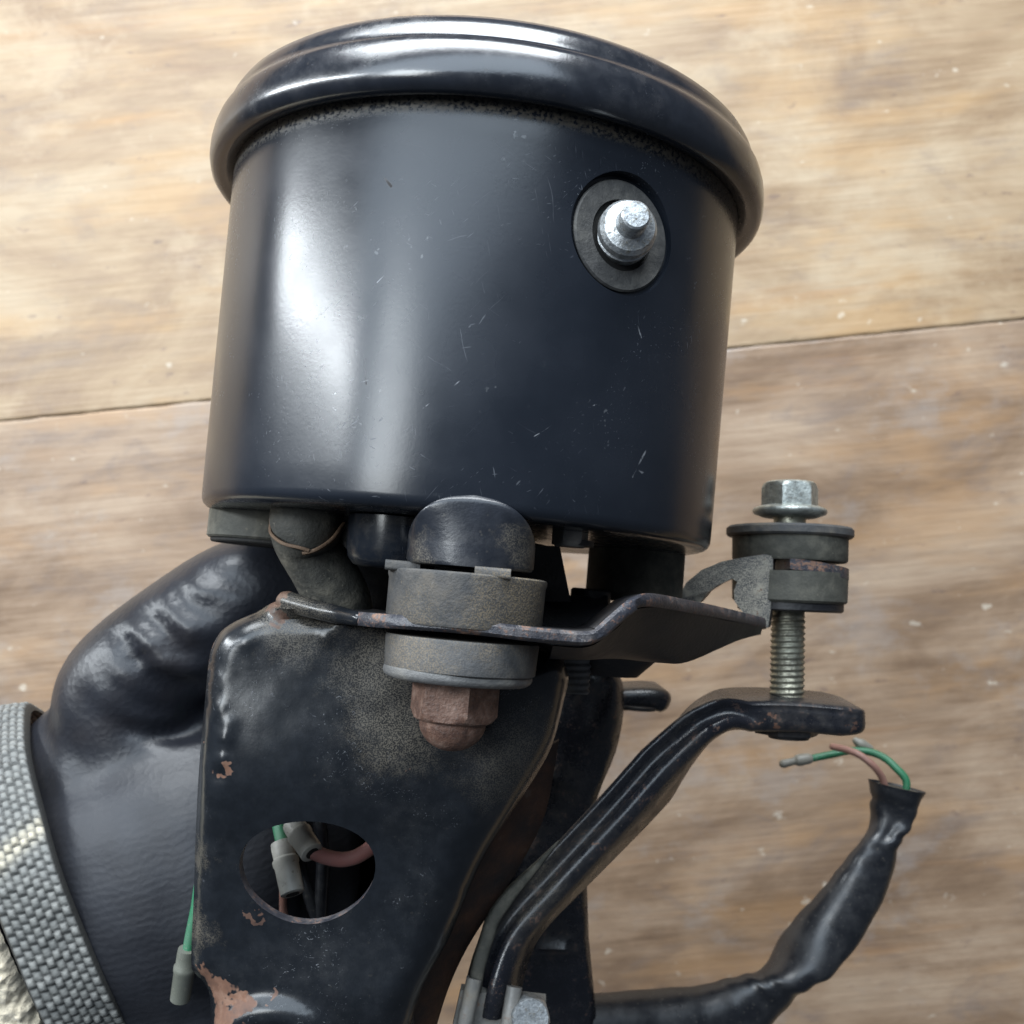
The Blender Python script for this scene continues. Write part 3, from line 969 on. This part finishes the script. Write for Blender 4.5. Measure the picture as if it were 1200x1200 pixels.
def ear_roll(p):
    x, y = px_of(p)
    return 3.2 + 3.2 * min(1, max(0, (x - 330) / 250))
def ear_extra(p):
    x, y = px_of(p)
    z = 0.0
    z += 2.6 * bumpf(x, y, 340, 905, 170, 110)                       # crown of the upper face
    z -= 0.6 * bumpf(x, y, 420, 990, 190, 40)                       # valley above the hole
    z += 1.0 * bumpf(x, y, 585, 870, 34, 60)                        # ridge down the right side
    z += 1.5 * bumpf(x, y, 430, 1165, 120, 50)
    z -= 1.4 * bumpf(x, y, 380, 725, 60, 9)                         # dent below the weld
    z += 1.3 * bumpf(x, y, 345, 712, 26, 9) + 0.8 * bumpf(x, y, 395, 733, 22, 5) + 0.7 * bumpf(x, y, 383, 748, 5, 5)
    z -= 0.35 * bumpf(x, y, 262, 905, 7, 7)
    for cx, cy, a_ in ((268, 862, .5), (266, 885, .55), (272, 846, .3), (258, 828, .3), (254, 795, .35), (290, 752, .3)):
        z += a_ * bumpf(x, y, cx, cy, 7, 8)
    # round boss at the bottom
    r_ = math.hypot((x - 322), (y - 1232) * 1.25)
    z += 1.6 / (1 + math.exp((r_ - 78) / 4.0))
    z -= 1.3 / (1 + math.exp((r_ - 44) / 2.5))
    z += 0.07 * (mnoise.noise(Vector((x / 34, y / 34, 0))) + 0.5 * mnoise.noise(Vector((x / 15, y / 15, 3))))
    z += 3.0 * bumpf(x, y, 440, 715, 60, 22)
    return z
V_, F_, nf, nw = pressed(ear_ol, [hole], DE, ear_roll, 9.0, 1.9, ear_extra, step=0.85)
build('ear', (V_, F_), [M_paint, M_edge], asm, 50, [0] * nf + [1 if i >= 0 else 0 for i in range(nw)])

# weld bead between ear and plate
build('weld_bead', tube([P(336, 705, 141), P(365, 713, 138.5), P(395, 720, 136), P(420, 725, 132)], [1.5, 1.3, 1.2, 0.9], 14, 6), M_paint, asm, 60)

# --- stay arm: end pad, bend, long run down to the foot
arm = [(1006, 838, 178), (992, 838, 178), (960, 835, 178), (925, 832, 178), (890, 831, 177.5), (862, 832, 177), (840, 838, 176), (822, 850, 174.5), (806, 866, 173), (775, 902, 169), (735, 946, 166), (690, 993, 163), (650, 1034, 161), (618, 1068, 159), (600, 1093, 158), (588, 1122, 157), (580, 1152, 156), (575, 1178, 156)]
ap = catmull([P(*q) for q in arm], 5)
na = len(ap)
tw = []
def armprof(i, t):
    px = 600 + F * ap[i][0] / -ap[i][2]
    wdt = 15.0 if px > 850 else max(8.0, 15.0 - (850 - px) / 180 * 6)
    hk = 0.84 if px > 850 else 1.0 - 0.16 * max(0, 1 - (850 - px) / 60)    # the pad is thinner than the run
    gd = 1.9 * min(1, max(0, (872 - px) / 60))                      # depth of the pressed channel, none at the pad
    top = [(3.2, wdt / 2 - 1.2), (3.0, wdt / 2 - 0.35), (2.5, wdt / 2), (1.9, wdt / 2 - 0.2), (1.4, wdt / 2 - gd * 0.8), (0.8, wdt / 2 - gd), (0.1, wdt / 2 - gd), (-0.4, wdt / 2 - gd * 0.75), (-0.8, wdt / 2 - gd * 0.2), (-1.2, wdt / 2), (-2.2, wdt / 2 - 0.25), (-2.9, wdt / 2 - 1.0), (-3.2, wdt / 2 - 2.0)]
    full = top + [(-3.2, -wdt / 2 + 1), (-2.2, -wdt / 2), (2.2, -wdt / 2), (3.2, -wdt / 2 + 1)]
    return [(a_ * hk, b_) for a_, b_ in full]
for i in range(na):
    px = 600 + F * ap[i][0] / -ap[i][2]
    tw.append(0.0 if px > 860 else -0.55 * min(1, (860 - px) / 90))
sc = [min(1.0, 0.4 + 0.6 * math.sqrt(min(1, i / 8))) for i in range(na)]
armo = build('stay_arm', sweep(ap, None or circle(1, 24), proffun=armprof, twist=tw, scale=sc), M_arm, asm, 60)
# nut under the arm's pad
hn = bh(853, 4)
build('weld_nut', merge(lathe([(0.5, hn - 1.4), (5.4, hn - 1.4), (5.5, hn - 1.2), (5.5, hn), (0.5, hn)], b_bot, AB, 6, ref=ABr), lathe([(0.5, hn - 2.1), (3.4, hn - 2.1), (3.6, hn - 1.4), (0.5, hn - 1.35)], b_bot + 0.4 * ABr, AB, 24)), M_dark, asm, 25)

# --- far ear behind, seen between the near ear and the arm
far_ol = [(640, 775), (700, 772), (726, 790), (731, 830), (722, 880), (700, 935), (688, 1000), (690, 1100), (693, 1230), (600, 1240), (590, 1100), (600, 1000), (640, 900)]
def far_extra(p):
    x, y = 600 + p[0] * F / 190, 600 - p[1] * F / 190
    return 2.0 * bumpf(x, y, 690, 830, 30, 60) + 1.3 * bumpf(x, y, 650, 1110, 40, 5) - 1.2 * bumpf(x, y, 650, 1125, 40, 8) + 2.2 * bumpf(x, y, 708, 930, 9, 30)
V_, F_, nf, nw = pressed(far_ol, [], 190, 3.0, 7.0, 2, far_extra, step=2.0)
build('far_ear', (V_, F_), M_arm, asm, 50)
# far stay arm's tip
build('far_arm_tip', sweep(catmull([P(690, 818, 205), P(735, 815, 206), P(762, 815, 206.5), P(781, 820, 207)], 5), None, proffun=lambda i, t: roundrect(4.6, 11, 1.9, 4), scale=[1] * 13 + [0.9, 0.75, 0.5]), M_arm, asm, 60)
gcyl('far_nut', 744, -40, 826, 831, 4.2, M_dark, lip=0.2)
# thread of the back stud glimpsed under the plate
def thr2(r, h, a):
    return r - 0.3 * abs(2 * ((h - a / 6.283) % 1.0) - 1)
o_ = g(gp(674, 780, 4)[0], 0, 4)
va, vb_ = gp(674, 812, 4)[1], gp(674, 752, 4)[1]
build('back_stud', lathe([(2.6, va + 0.125 * i) for i in range(int((vb_ - va) / 0.125))], o_, A, 24, rfun=thr2), M_washer, asm, 70)

# --- rusted inner bracket and its steel clamp at the foot of the arm
ri_t = [(655, 868, 158), (640, 950, 158), (612, 1010, 157), (580, 1060, 156), (548, 1110, 155), (525, 1160, 154), (505, 1225, 153)]
ri_b = [(600, 900, 151), (572, 970, 151), (545, 1020, 150.5), (520, 1080, 150), (500, 1130, 149.5), (486, 1180, 149), (470, 1225, 149)]
ta, tb = catmull([P(*q) for q in ri_t], 4), catmull([P(*q) for q in ri_b], 4)
build('inner_bracket', sheet([[a_ * (1 - t) + b_ * t for a_, b_ in zip(ta, tb)] for t in (0, .25, .5, .75, 1)], np.array([0, 0, -1.5])), M_rsheet, asm, 60)
# olive strip along the arm's back edge
st = catmull([P(*q) for q in ((655, 985, 160), (628, 1015, 158.5), (600, 1045, 157), (580, 1072, 155.5), (570, 1100, 154.5), (561, 1130, 153.5), (556, 1160, 153))], 5)
build('arm_lip', sweep(st, roundrect(1.9, 3.0, 0.7, 3), scale=[0.12 + 0.95 * min(1, i / 12) for i in range(len(st))]), M_rub2, armo, 60)
# clamp: panel with two ribs
pa = [P(540, 1160, 152.5), P(640, 1172, 153.5)]
pb = [P(520, 1250, 151.5), P(640, 1250, 152.5)]
build('clamp_plate', sheet([pa, pb], np.array([0, 0, -2.0])), M_clamp, asm)
for xs in ((556, 1146, 536, 1250), (603, 1156, 590, 1250)):
    cp = build('clamp_rib', sweep(catmull([P(xs[0], xs[1], 152.5), P((xs[0] + xs[2]) / 2 - 1, (xs[1] + xs[3]) / 2, 150.8), P(xs[2], xs[3], 150.5)], 6), roundrect(2.3, 3.2, 1.0, 4)), M_clamp, asm, 60)
build('clamp_bolt', hex_head(P(621, 1192, 150.5), np.array([0.15, 0.25, 1.0]), 5.5, -2.5, 1.0, rot=math.radians(15)), M_zinc, asm, 25)
# rusty washer on the ear's bottom boss
build('boss_washer', disc(4.0, 7.0, 0.0, 0.7, P(322, 1226, DE) + np.array([0, 0, 0.6]), np.array([0.0, 0.12, 1.0])), M_edge, asm)

# ------------------------------------------------------------------ wiring
def vinyl(name, base, rough, d=0.25):
    k = NT(name)
    p = k.obj
    n = k.noise(p, 260, 4, 0.6)
    f = k.noise(p, 1500, 2, 0.6)
    c = k.mix(k.mul(k.ss(n, 0.4, 0.75), d), base, tuple(0.5 * x + 0.06 for x in base))
    c = k.mix(k.mul(k.ss(f, 0.62, 0.75), d), c, (0.2, 0.18, 0.15))
    return k.out(c, k.mixf(k.ss(n, 0.3, 0.7), rough, rough + 0.15), 0, k.bump(n, 0.12, 0.0008))
M_sleeve = vinyl('black_vinyl', (0.010, 0.011, 0.014), 0.27)
M_sleeve_in = vinyl('sleeve_inside', (0.05, 0.045, 0.035), 0.7)
M_green = vinyl('green_wire', (0.02, 0.13, 0.062), 0.45, 0.5)
M_brown = vinyl('brown_wire', (0.26, 0.135, 0.105), 0.45)
M_pink = vinyl('pink_wire', (0.25, 0.11, 0.10), 0.5, 0.5)
M_conn = vinyl('clear_connector', (0.42, 0.41, 0.37), 0.4, 0.9)
M_conn2 = vinyl('dirty_connector', (0.11, 0.115, 0.095), 0.4, 0.6)
M_tip = vinyl('terminal', (0.20, 0.19, 0.16), 0.4)

def wires_root(name, c, label, cat):
    return empty(name, c, label, cat)

hr = wires_root('wire_harness', P(950, 1110, 200), 'black twisted vinyl wire sleeve with frayed green and brown wires at its open end', 'wire harness')
hp = [(600, 1222, 193), (690, 1207, 196), (770, 1200, 199), (840, 1193, 201), (892, 1169, 203), (935, 1128, 204), (980, 1078, 205), (1012, 1030, 206), (1034, 985, 207), (1046, 950, 207.5), (1051, 921, 208)]
pp = catmull([P(*q) for q in hp], 18)
npp = len(pp)
# the sleeve is a flattened tube that twists twice along its run
key = [(0, 6.2, 5.0, 0.2), (0.2, 6.3, 5.0, 0.35), (0.33, 6.4, 4.6, 0.2), (0.40, 6.2, 4.2, -0.5), (0.46, 6.2, 4.0, -1.3), (0.52, 6.5, 4.2, -2.2), (0.60, 6.4, 4.6, -2.9), (0.68, 6.2, 4.6, -3.2), (0.75, 5.8, 4.1, -3.6), (0.81, 5.4, 3.7, -4.4), (0.87, 5.2, 3.7, -5.3), (0.93, 5.1, 4.2, -6.0), (1.0, 5.7, 5.0, -6.3)]
def kv(t, j):
    return float(np.interp(t, [q[0] for q in key], [q[j] for q in key]))
def hprof(i, t):
    out = []
    for k in range(36):
        a_ = 2 * math.pi * k / 36
        # a pinched fold runs round the tube as it twists
        d = math.cos(a_ - (0.4 + 13 * (t - 0.45) + (1.2 if t > 0.65 else 0)))
        dent = 1 - 0.42 * max(0, d) ** 4 * (math.exp(-((t - 0.45) / 0.07) ** 2) + math.exp(-((t - 0.84) / 0.07) ** 2))
        dent *= 1 + 0.035 * math.sin(95 * t + 2.2 * math.sin(a_ + 9 * t)) * (0.25 + math.exp(-((t - 0.47) / 0.08) ** 2) + math.exp(-((t - 0.84) / 0.08) ** 2))
        sl = 1.0 - 0.13 * min(1, max(0, (t - 0.45) / 0.2)) * (1 if t < 0.93 else (1 - t) / 0.07)
        out.append((kv(t, 1) * math.cos(a_) * dent * sl, kv(t, 2) * math.sin(a_) * dent * sl))
    return out
ptw = [kv(i / (npp - 1), 3) for i in range(npp)]
build('sleeve', sweep(pp, None, proffun=hprof, twist=ptw, cap=False), M_sleeve, hr, 60)
inner = pp[-28::2]
build('sleeve_lining', sweep(inner, circle(4.3, 24, 3.8), scale=[0.25] * 5 + [0.4, 0.5, 0.58, 0.65, 0.72, 0.8, 0.86, 0.92, 0.97], cap=True), M_sleeve_in, hr, 60)
def wire(name, pts, r, mat, parent, n=10):
    return build(name, tube([P(*q) for q in pts], [r] * len(pts), n, 6), mat, parent, 60)
wire('green_wire', [(1060, 935, 208), (1062, 915, 208), (1050, 900, 209), (1036, 888, 211), (1018, 881, 213), (995, 880, 214), (975, 884, 214), (950, 889, 214)], 0.78, M_green, hr)
wire('brown_wire', [(1040, 935, 208), (1034, 912, 207), (1022, 896, 206), (1006, 884, 207), (990, 878, 209), (976, 875, 211)], 0.72, M_brown, hr)
build('bullet_terminal', tube([P(947, 889, 214), P(935, 891, 214), P(930, 892, 214), P(918, 895, 214)], [1.15, 1.25, 0.8, 0.9], 14, 4), M_tip, hr, 60)
build('bullet_terminal', tube([P(1003, 868, 215), P(1009, 872, 215), P(1019, 877, 215)], [0.75, 1.15, 0.85], 14, 4), M_tip, hr, 60)

lr = wires_root('connector_leads', P(350, 1020, 150), 'pale bullet connectors on green and pink wires, seen through the oval bracket hole', 'wire connector')
def connector(a_, b_, r, parent, mat=None):
    a_, b_ = P(*a_), P(*b_)
    L = np.linalg.norm(b_ - a_)
    pr_ = [(r * 0.55, 0.0), (r * 0.9, 0.0), (r * 0.95, L * 0.12), (r * 0.93, L * 0.3), (r * 1.08, L * 0.34), (r * 1.08, L * 0.42), (r, L * 0.46), (r * 0.96, L * 0.98), (r * 0.85, L), (r * 0.55, L), (r * 0.5, L * 0.9)]
    o = build('connector', lathe(pr_, a_, b_ - a_, 32), mat or M_conn, parent, 40)
    build('socket', lathe([(0.1, L * 0.9 + 0.02), (r * 0.56, L * 0.9 + 0.02), (r * 0.56, L + 0.05), (0.1, L + 0.05)], a_, b_ - a_, 24), M_hole, o)
    return o
connector((330, 987, 158), (343, 1048, 154), 1.85, lr)
connector((343, 965, 156), (366, 1000, 152), 1.8, lr)
wire('green_wire', [(324, 940, 164), (326, 965, 161), (331, 990, 158)], 1.0, M_green, lr)
wire('pink_wire', [(366, 998, 153), (385, 1005, 154), (405, 1007, 155), (425, 1000, 156), (455, 978, 158)], 1.15, M_pink, lr)
wire('brown_wire', [(338, 950, 164), (335, 1000, 163), (330, 1050, 162), (335, 1110, 162)], 0.9, M_brown, lr)
wire('grey_wire', [(372, 940, 166), (378, 1000, 165), (376, 1060, 164), (372, 1120, 164)], 1.1, M_sleeve, lr)
wire('black_wire', [(352, 940, 168), (350, 1000, 166), (362, 1050, 164), (385, 1110, 164)], 1.0, M_sleeve, lr)

gr = wires_root('green_lead', P(215, 1120, 150), 'green wire with a clear tube connector hanging left of the bracket', 'wire')
wire('green_wire', [(250, 1000, 158), (236, 1030, 156), (230, 1065, 155), (223, 1100, 154.5), (219, 1125, 154)], 0.9, M_green, gr)
connector((220, 1112, 154), (211, 1172, 155), 1.55, gr, M_conn2)

# ------------------------------------------------------------------ gloved hand
pr_ = empty('person', P(100, 1030, 188), 'hand in a shiny black leather glove gripping the bracket from behind', 'person')

def leather():
    k = NT('black_leather')
    p = k.obj
    n = k.noise(p, 60, 4, 0.6)
    g1 = k.voronoi(k.vec('ADD', p, k.vec('SCALE', k.noise(p, 300, 2, 0.6, colour=True), scale=0.002)), 900)
    # fine parallel creases across the back of the hand
    w = k.t.nodes.new('ShaderNodeTexWave')
    k.put(w.inputs['Vector'], k.mapping(p, (1, 1, 1), (0, 0, math.radians(75))))
    w.inputs['Scale'].default_value = 260
    w.inputs['Distortion'].default_value = 5.0
    w.inputs['Detail'].default_value = 3
    w.inputs['Detail Scale'].default_value = 1.4
    wr = w.outputs['Fac']
    zone = k.ss(k.vec('DOT_PRODUCT', p, (0, 1, 0)), 0.035, 0.010)
    h = k.math('ADD', k.mul(g1, 0.35), k.math('ADD', k.mul(n, 0.4), k.mul(k.mul(wr, zone), 0.14)))
    c = k.mix(k.ss(n, 0.35, 0.7), (0.008, 0.009, 0.013), (0.016, 0.018, 0.024))
    sm = k.mul(k.ss(k.noise(p, 35, 3, 0.6), 0.55, 0.75), 0.3)
    c = k.mix(sm, c, (0.05, 0.042, 0.04))
    return k.out(c, k.mixf(zone, 0.37, 0.62), 0, k.bump(h, 0.20, 0.0006), **{'Specular IOR Level': 0.42})
M_glove = leather()

CD = np.array([-0.955, -0.28, -0.10])                                                  # from the hand towards the arm
CC = P(130, 1040, 189)
def unP(c):
    return (600 + F * c[0] / -c[2], 600 - F * c[1] / -c[2], -c[2])
chains = [
    ([unP(CC + CD * 6), unP(CC - CD * 8), unP(CC - CD * 20), (340, 985, 192), (420, 985, 194)], [28.8, 30.2, 31.4, 29, 22]),               # wrist to palm
    ([(96, 962, 187), (124, 930, 186), (162, 903, 185)], [18.3, 18.3, 19.3]),                                                # edge of the hand under the cuff
    ([(170, 1140, 184), (240, 1165, 185), (340, 1150, 190)], [22, 26, 24]),                                                  # heel of the hand
    ([(200, 1000, 186), (186, 925, 184), (160, 862, 180), (150, 806, 178), (240, 737, 178), (300, 700, 179), (352, 672, 181)], [25, 18.5, 14, 11.6, 11.8, 11.4, 9.5]),   # thumb
    ([(300, 880, 198), (400, 790, 204), (470, 715, 206), (545, 690, 203), (600, 700, 196)], [11.5, 11, 10, 9.5, 8]),
    ([(330, 950, 200), (430, 925, 206), (510, 930, 202), (545, 925, 190), (520, 935, 177)], [11.5, 11, 10, 9.2, 8.2]),
    ([(330, 1050, 200), (420, 1035, 206), (490, 1030, 202), (515, 1030, 190), (490, 1035, 177)], [11.5, 10.5, 9.8, 9, 8]),
    ([(310, 1150, 199), (390, 1140, 203), (450, 1135, 199), (465, 1135, 188), (440, 1140, 178)], [10.5, 9.5, 8.6, 8, 7]),
]
vfs = [tube([P(*q) for q in pts], rad, 28, 8, endcap=i_ > 0) for i_, (pts, rad) in enumerate(chains)]
hand = build('glove', merge(*vfs), M_glove, pr_, 180)
md = hand.modifiers.new('r', 'REMESH')
md.mode = 'VOXEL'
md.voxel_size = 0.0012
md = hand.modifiers.new('s', 'SMOOTH')
md.factor = 0.5
md.iterations = 14
dg = bpy.context.evaluated_depsgraph_get()
nm = bpy.data.meshes.new_from_object(hand.evaluated_get(dg))
hand.modifiers.clear()
hand.data = nm
nm.name = 'glove'
nv = len(nm.vertices)
co = np.empty(nv * 3); nm.vertices.foreach_get('co', co); co = co.reshape(-1, 3)
no = np.empty(nv * 3); nm.vertices.foreach_get('normal', no); no = no.reshape(-1, 3)
rl = np.array(world_pt(P(100, 1030, 188)))
wc = (co + rl) / S
wc[:, 2] -= TABLE
pxx = 600 + F * wc[:, 0] / -wc[:, 2]
pyy = 600 - F * wc[:, 1] / -wc[:, 2]
facing = np.clip(no[:, 2] * 1.4, 0, 1)
disp = np.zeros(nv)
def crease(pts, width, amount):
    global disp
    pts = [np.array(p, float) for p in catmull([np.array(q, float) for q in pts], 6)]
    best = np.full(nv, 1e9)
    tt = np.zeros(nv)
    for i in range(len(pts) - 1):
        a_, b_ = pts[i], pts[i + 1]
        ab = b_ - a_
        t = np.clip(((pxx - a_[0]) * ab[0] + (pyy - a_[1]) * ab[1]) / (ab @ ab), 0, 1)
        d = np.hypot(pxx - a_[0] - ab[0] * t, pyy - a_[1] - ab[1] * t)
        m_ = d < best
        best[m_] = d[m_]; tt[m_] = (i + t[m_]) / (len(pts) - 1)
    fade = np.clip(np.minimum(tt, 1 - tt) * 5, 0, 1)
    disp += amount * fade * (np.exp(-(best / width) ** 2) - 0.45 * np.exp(-((best - 2.0 * width) / (1.1 * width)) ** 2))
crease([(160, 716), (192, 738), (212, 764), (244, 772)], 12, -1.3)
crease([(138, 752), (166, 778), (196, 800), (244, 806)], 12, -1.5)
crease([(198, 690), (226, 712), (264, 716)], 12, -0.9)
crease([(104, 790), (128, 822), (170, 842), (250, 836)], 10, 0.9)
crease([(232, 664), (266, 682), (302, 680)], 12, -0.5)
crease([(82, 790), (72, 850), (78, 930), (98, 1010)], 10, 0.4)
crease([(118, 812), (150, 850), (205, 862), (250, 850)], 7, -0.8)
crease([(128, 738), (150, 752), (172, 748)], 7, -0.7)
crease([(178, 700), (196, 716), (220, 722)], 6, -0.6)
crease([(160, 790), (186, 776), (214, 790)], 7, 0.7)
crease([(150, 940), (190, 1010), (215, 1100)], 18, -0.5)
lump = np.array([mnoise.noise(Vector((a_ / 9, b_ / 9, c_ / 9))) + 0.5 * mnoise.noise(Vector((a_ / 4, b_ / 4, c_ / 4))) for a_, b_, c_ in wc])
co2 = co + no * ((disp * facing + 0.06 * lump) * S)[:, None]
ed = np.empty(len(nm.edges) * 2, dtype=np.int64); nm.edges.foreach_get('vertices', ed); ed = ed.reshape(-1, 2)
for _ in range(3):
    acc = np.zeros_like(co2); cn = np.zeros(nv)
    for a_, b_ in ((0, 1), (1, 0)):
        np.add.at(acc, ed[:, a_], co2[ed[:, b_]]); np.add.at(cn, ed[:, a_], 1)
    co2 = 0.5 * co2 + 0.5 * acc / cn[:, None]
nm.vertices.foreach_set('co', co2.ravel())
sharp(nm, 180)

# cuff: woven elastic band with real stitches
def cuff_material():
    k = NT('grey_elastic')
    p = k.obj
    at = k.t.nodes.new('ShaderNodeAttribute')
    at.attribute_name = 'stitch'
    st_ = at.outputs['Fac']
    n = k.noise(p, 300, 3, 0.6)
    c = k.mix(st_, (0.024, 0.024, 0.023), k.mix(n, (0.10, 0.105, 0.105), (0.23, 0.23, 0.215)))
    at2 = k.t.nodes.new('ShaderNodeAttribute')
    at2.attribute_name = 'seam'
    c = k.mix(k.mul(at2.outputs['Fac'], st_), c, (0.42, 0.38, 0.29))
    return k.out(c, 0.7, 0, k.bump(k.noise(p, 2500, 2), 0.3, 0.0003))
M_cuff = cuff_material()
def ell(t_off, ang, extra_r):
    """point of the cuff: t_off mm towards the arm, ang round the wrist, extra_r mm proud"""
    c = CC + CD * t_off
    up = np.array([-13.0, 31.6, 0.0]); fr = np.array([8.4, 5.5, 31.5])
    k_ = 1 + 0.004 * t_off + extra_r / 32.0
    return c + (up * math.cos(ang) + fr * math.sin(ang)) * k_
W_, pitch = 12.2, 1.40
nr, na_ = 80, 1300
Vc, Fc_, stv, smv = [], [], [], []
nst = 138
for i in range(nr):
    t = W_ * i / (nr - 1)
    row = (t - 0.5) / pitch
    ri = int(math.floor(row))
    fr_ = row - ri
    for j in range(na_):
        a_ = 2 * math.pi * j / na_
        s = a_ / (2 * math.pi) * nst + (0.5 if ri % 2 else 0) + 0.15 * math.sin(row)
        sf = s - math.floor(s)
        sm = math.exp(-((math.degrees(a_) - 62 - 1.2 * t / pitch) / 2.6) ** 2)
        dx, dy = (fr_ - 0.5) * 2, (sf - 0.5) * 2
        hgt = max(0.0, 1 - abs(dx) ** 2.4) ** 0.6 * max(0.0, 1 - abs(dy) ** 2.4) ** 0.6
        if t < 0.5 or t > W_ - 0.5:
            hgt = 0.0
        edge = min(1, min(t, W_ - t) / 0.5)
        wob = 0.35 * math.sin(5 * a_ + 0.3 * t) + 0.3 * math.sin(11 * a_)
        Vc.append(ell(t, a_, 0.9 + 1.1 * math.sqrt(max(0, edge)) + 0.5 * hgt * edge * (1 + 0.35 * math.sin(ri * 12.9 + math.floor(s) * 78.2)) + wob))
        stv.append(hgt * edge); smv.append(sm)
for i in range(nr - 1):
    for j in range(na_):
        Fc_.append((i * na_ + j, i * na_ + (j + 1) % na_, (i + 1) * na_ + (j + 1) % na_, (i + 1) * na_ + j))
cuff = build('cuff', (Vc, Fc_), M_cuff, pr_, 180)
for nm_, arr in (('stitch', stv), ('seam', smv)):
    at = cuff.data.attributes.new(nm_, 'FLOAT', 'POINT')
    at.data.foreach_set('value', np.array(arr, dtype=np.float32))

def skin():
    k = NT('skin')
    n = k.noise(k.obj, 200, 4, 0.6)
    return k.out(k.mix(n, (0.46, 0.24, 0.18), (0.58, 0.33, 0.26)), 0.5, 0, k.bump(n, 0.2, 0.0005), **{'Subsurface Weight': 0.1, 'Subsurface Scale': 0.003})
build('wrist', sweep([CC + CD * q for q in (17, 20, 24, 30, 60)], circle(28.0, 48)), skin(), pr_, 60)

def fleece():
    k = NT('cream_knit')
    n = k.noise(k.obj, 500, 4, 0.65)
    c = k.mix(n, (0.42, 0.36, 0.26), (0.68, 0.61, 0.48))
    return k.out(c, 0.95, 0, k.bump(k.noise(k.obj, 1600, 3, 0.6), 0.5, 0.0008), **{'Sheen Weight': 0.3})
Vs, Fs = [], []
nr2, na2 = 110, 620
for i in range(nr2):
    t = 13.0 + 44 * i / (nr2 - 1)
    for j in range(na2):
        a_ = 2 * math.pi * j / na2
        p = ell(t, a_, 0)
        lumpn = mnoise.noise(Vector(p) / 2.6) * 1.3 + mnoise.noise(Vector(p) / 0.9) * 0.9 + mnoise.noise(Vector(p) / 7) * 1.2
        roll_ = 1.0 - 3.0 * math.exp(-(t - 13.0) / 1.6)
        # the sleeve has slipped lower on the near side of the wrist
        slip = 4.0 * max(0, math.cos(a_)) ** 1.5
        Vs.append(ell(t + slip, a_, 0.4 + roll_ + lumpn))
for i in range(nr2 - 1):
    for j in range(na2):
        Fs.append((i * na2 + j, i * na2 + (j + 1) % na2, (i + 1) * na2 + (j + 1) % na2, (i + 1) * na2 + j))
build('sleeve', (Vs, Fs), fleece(), pr_, 180)
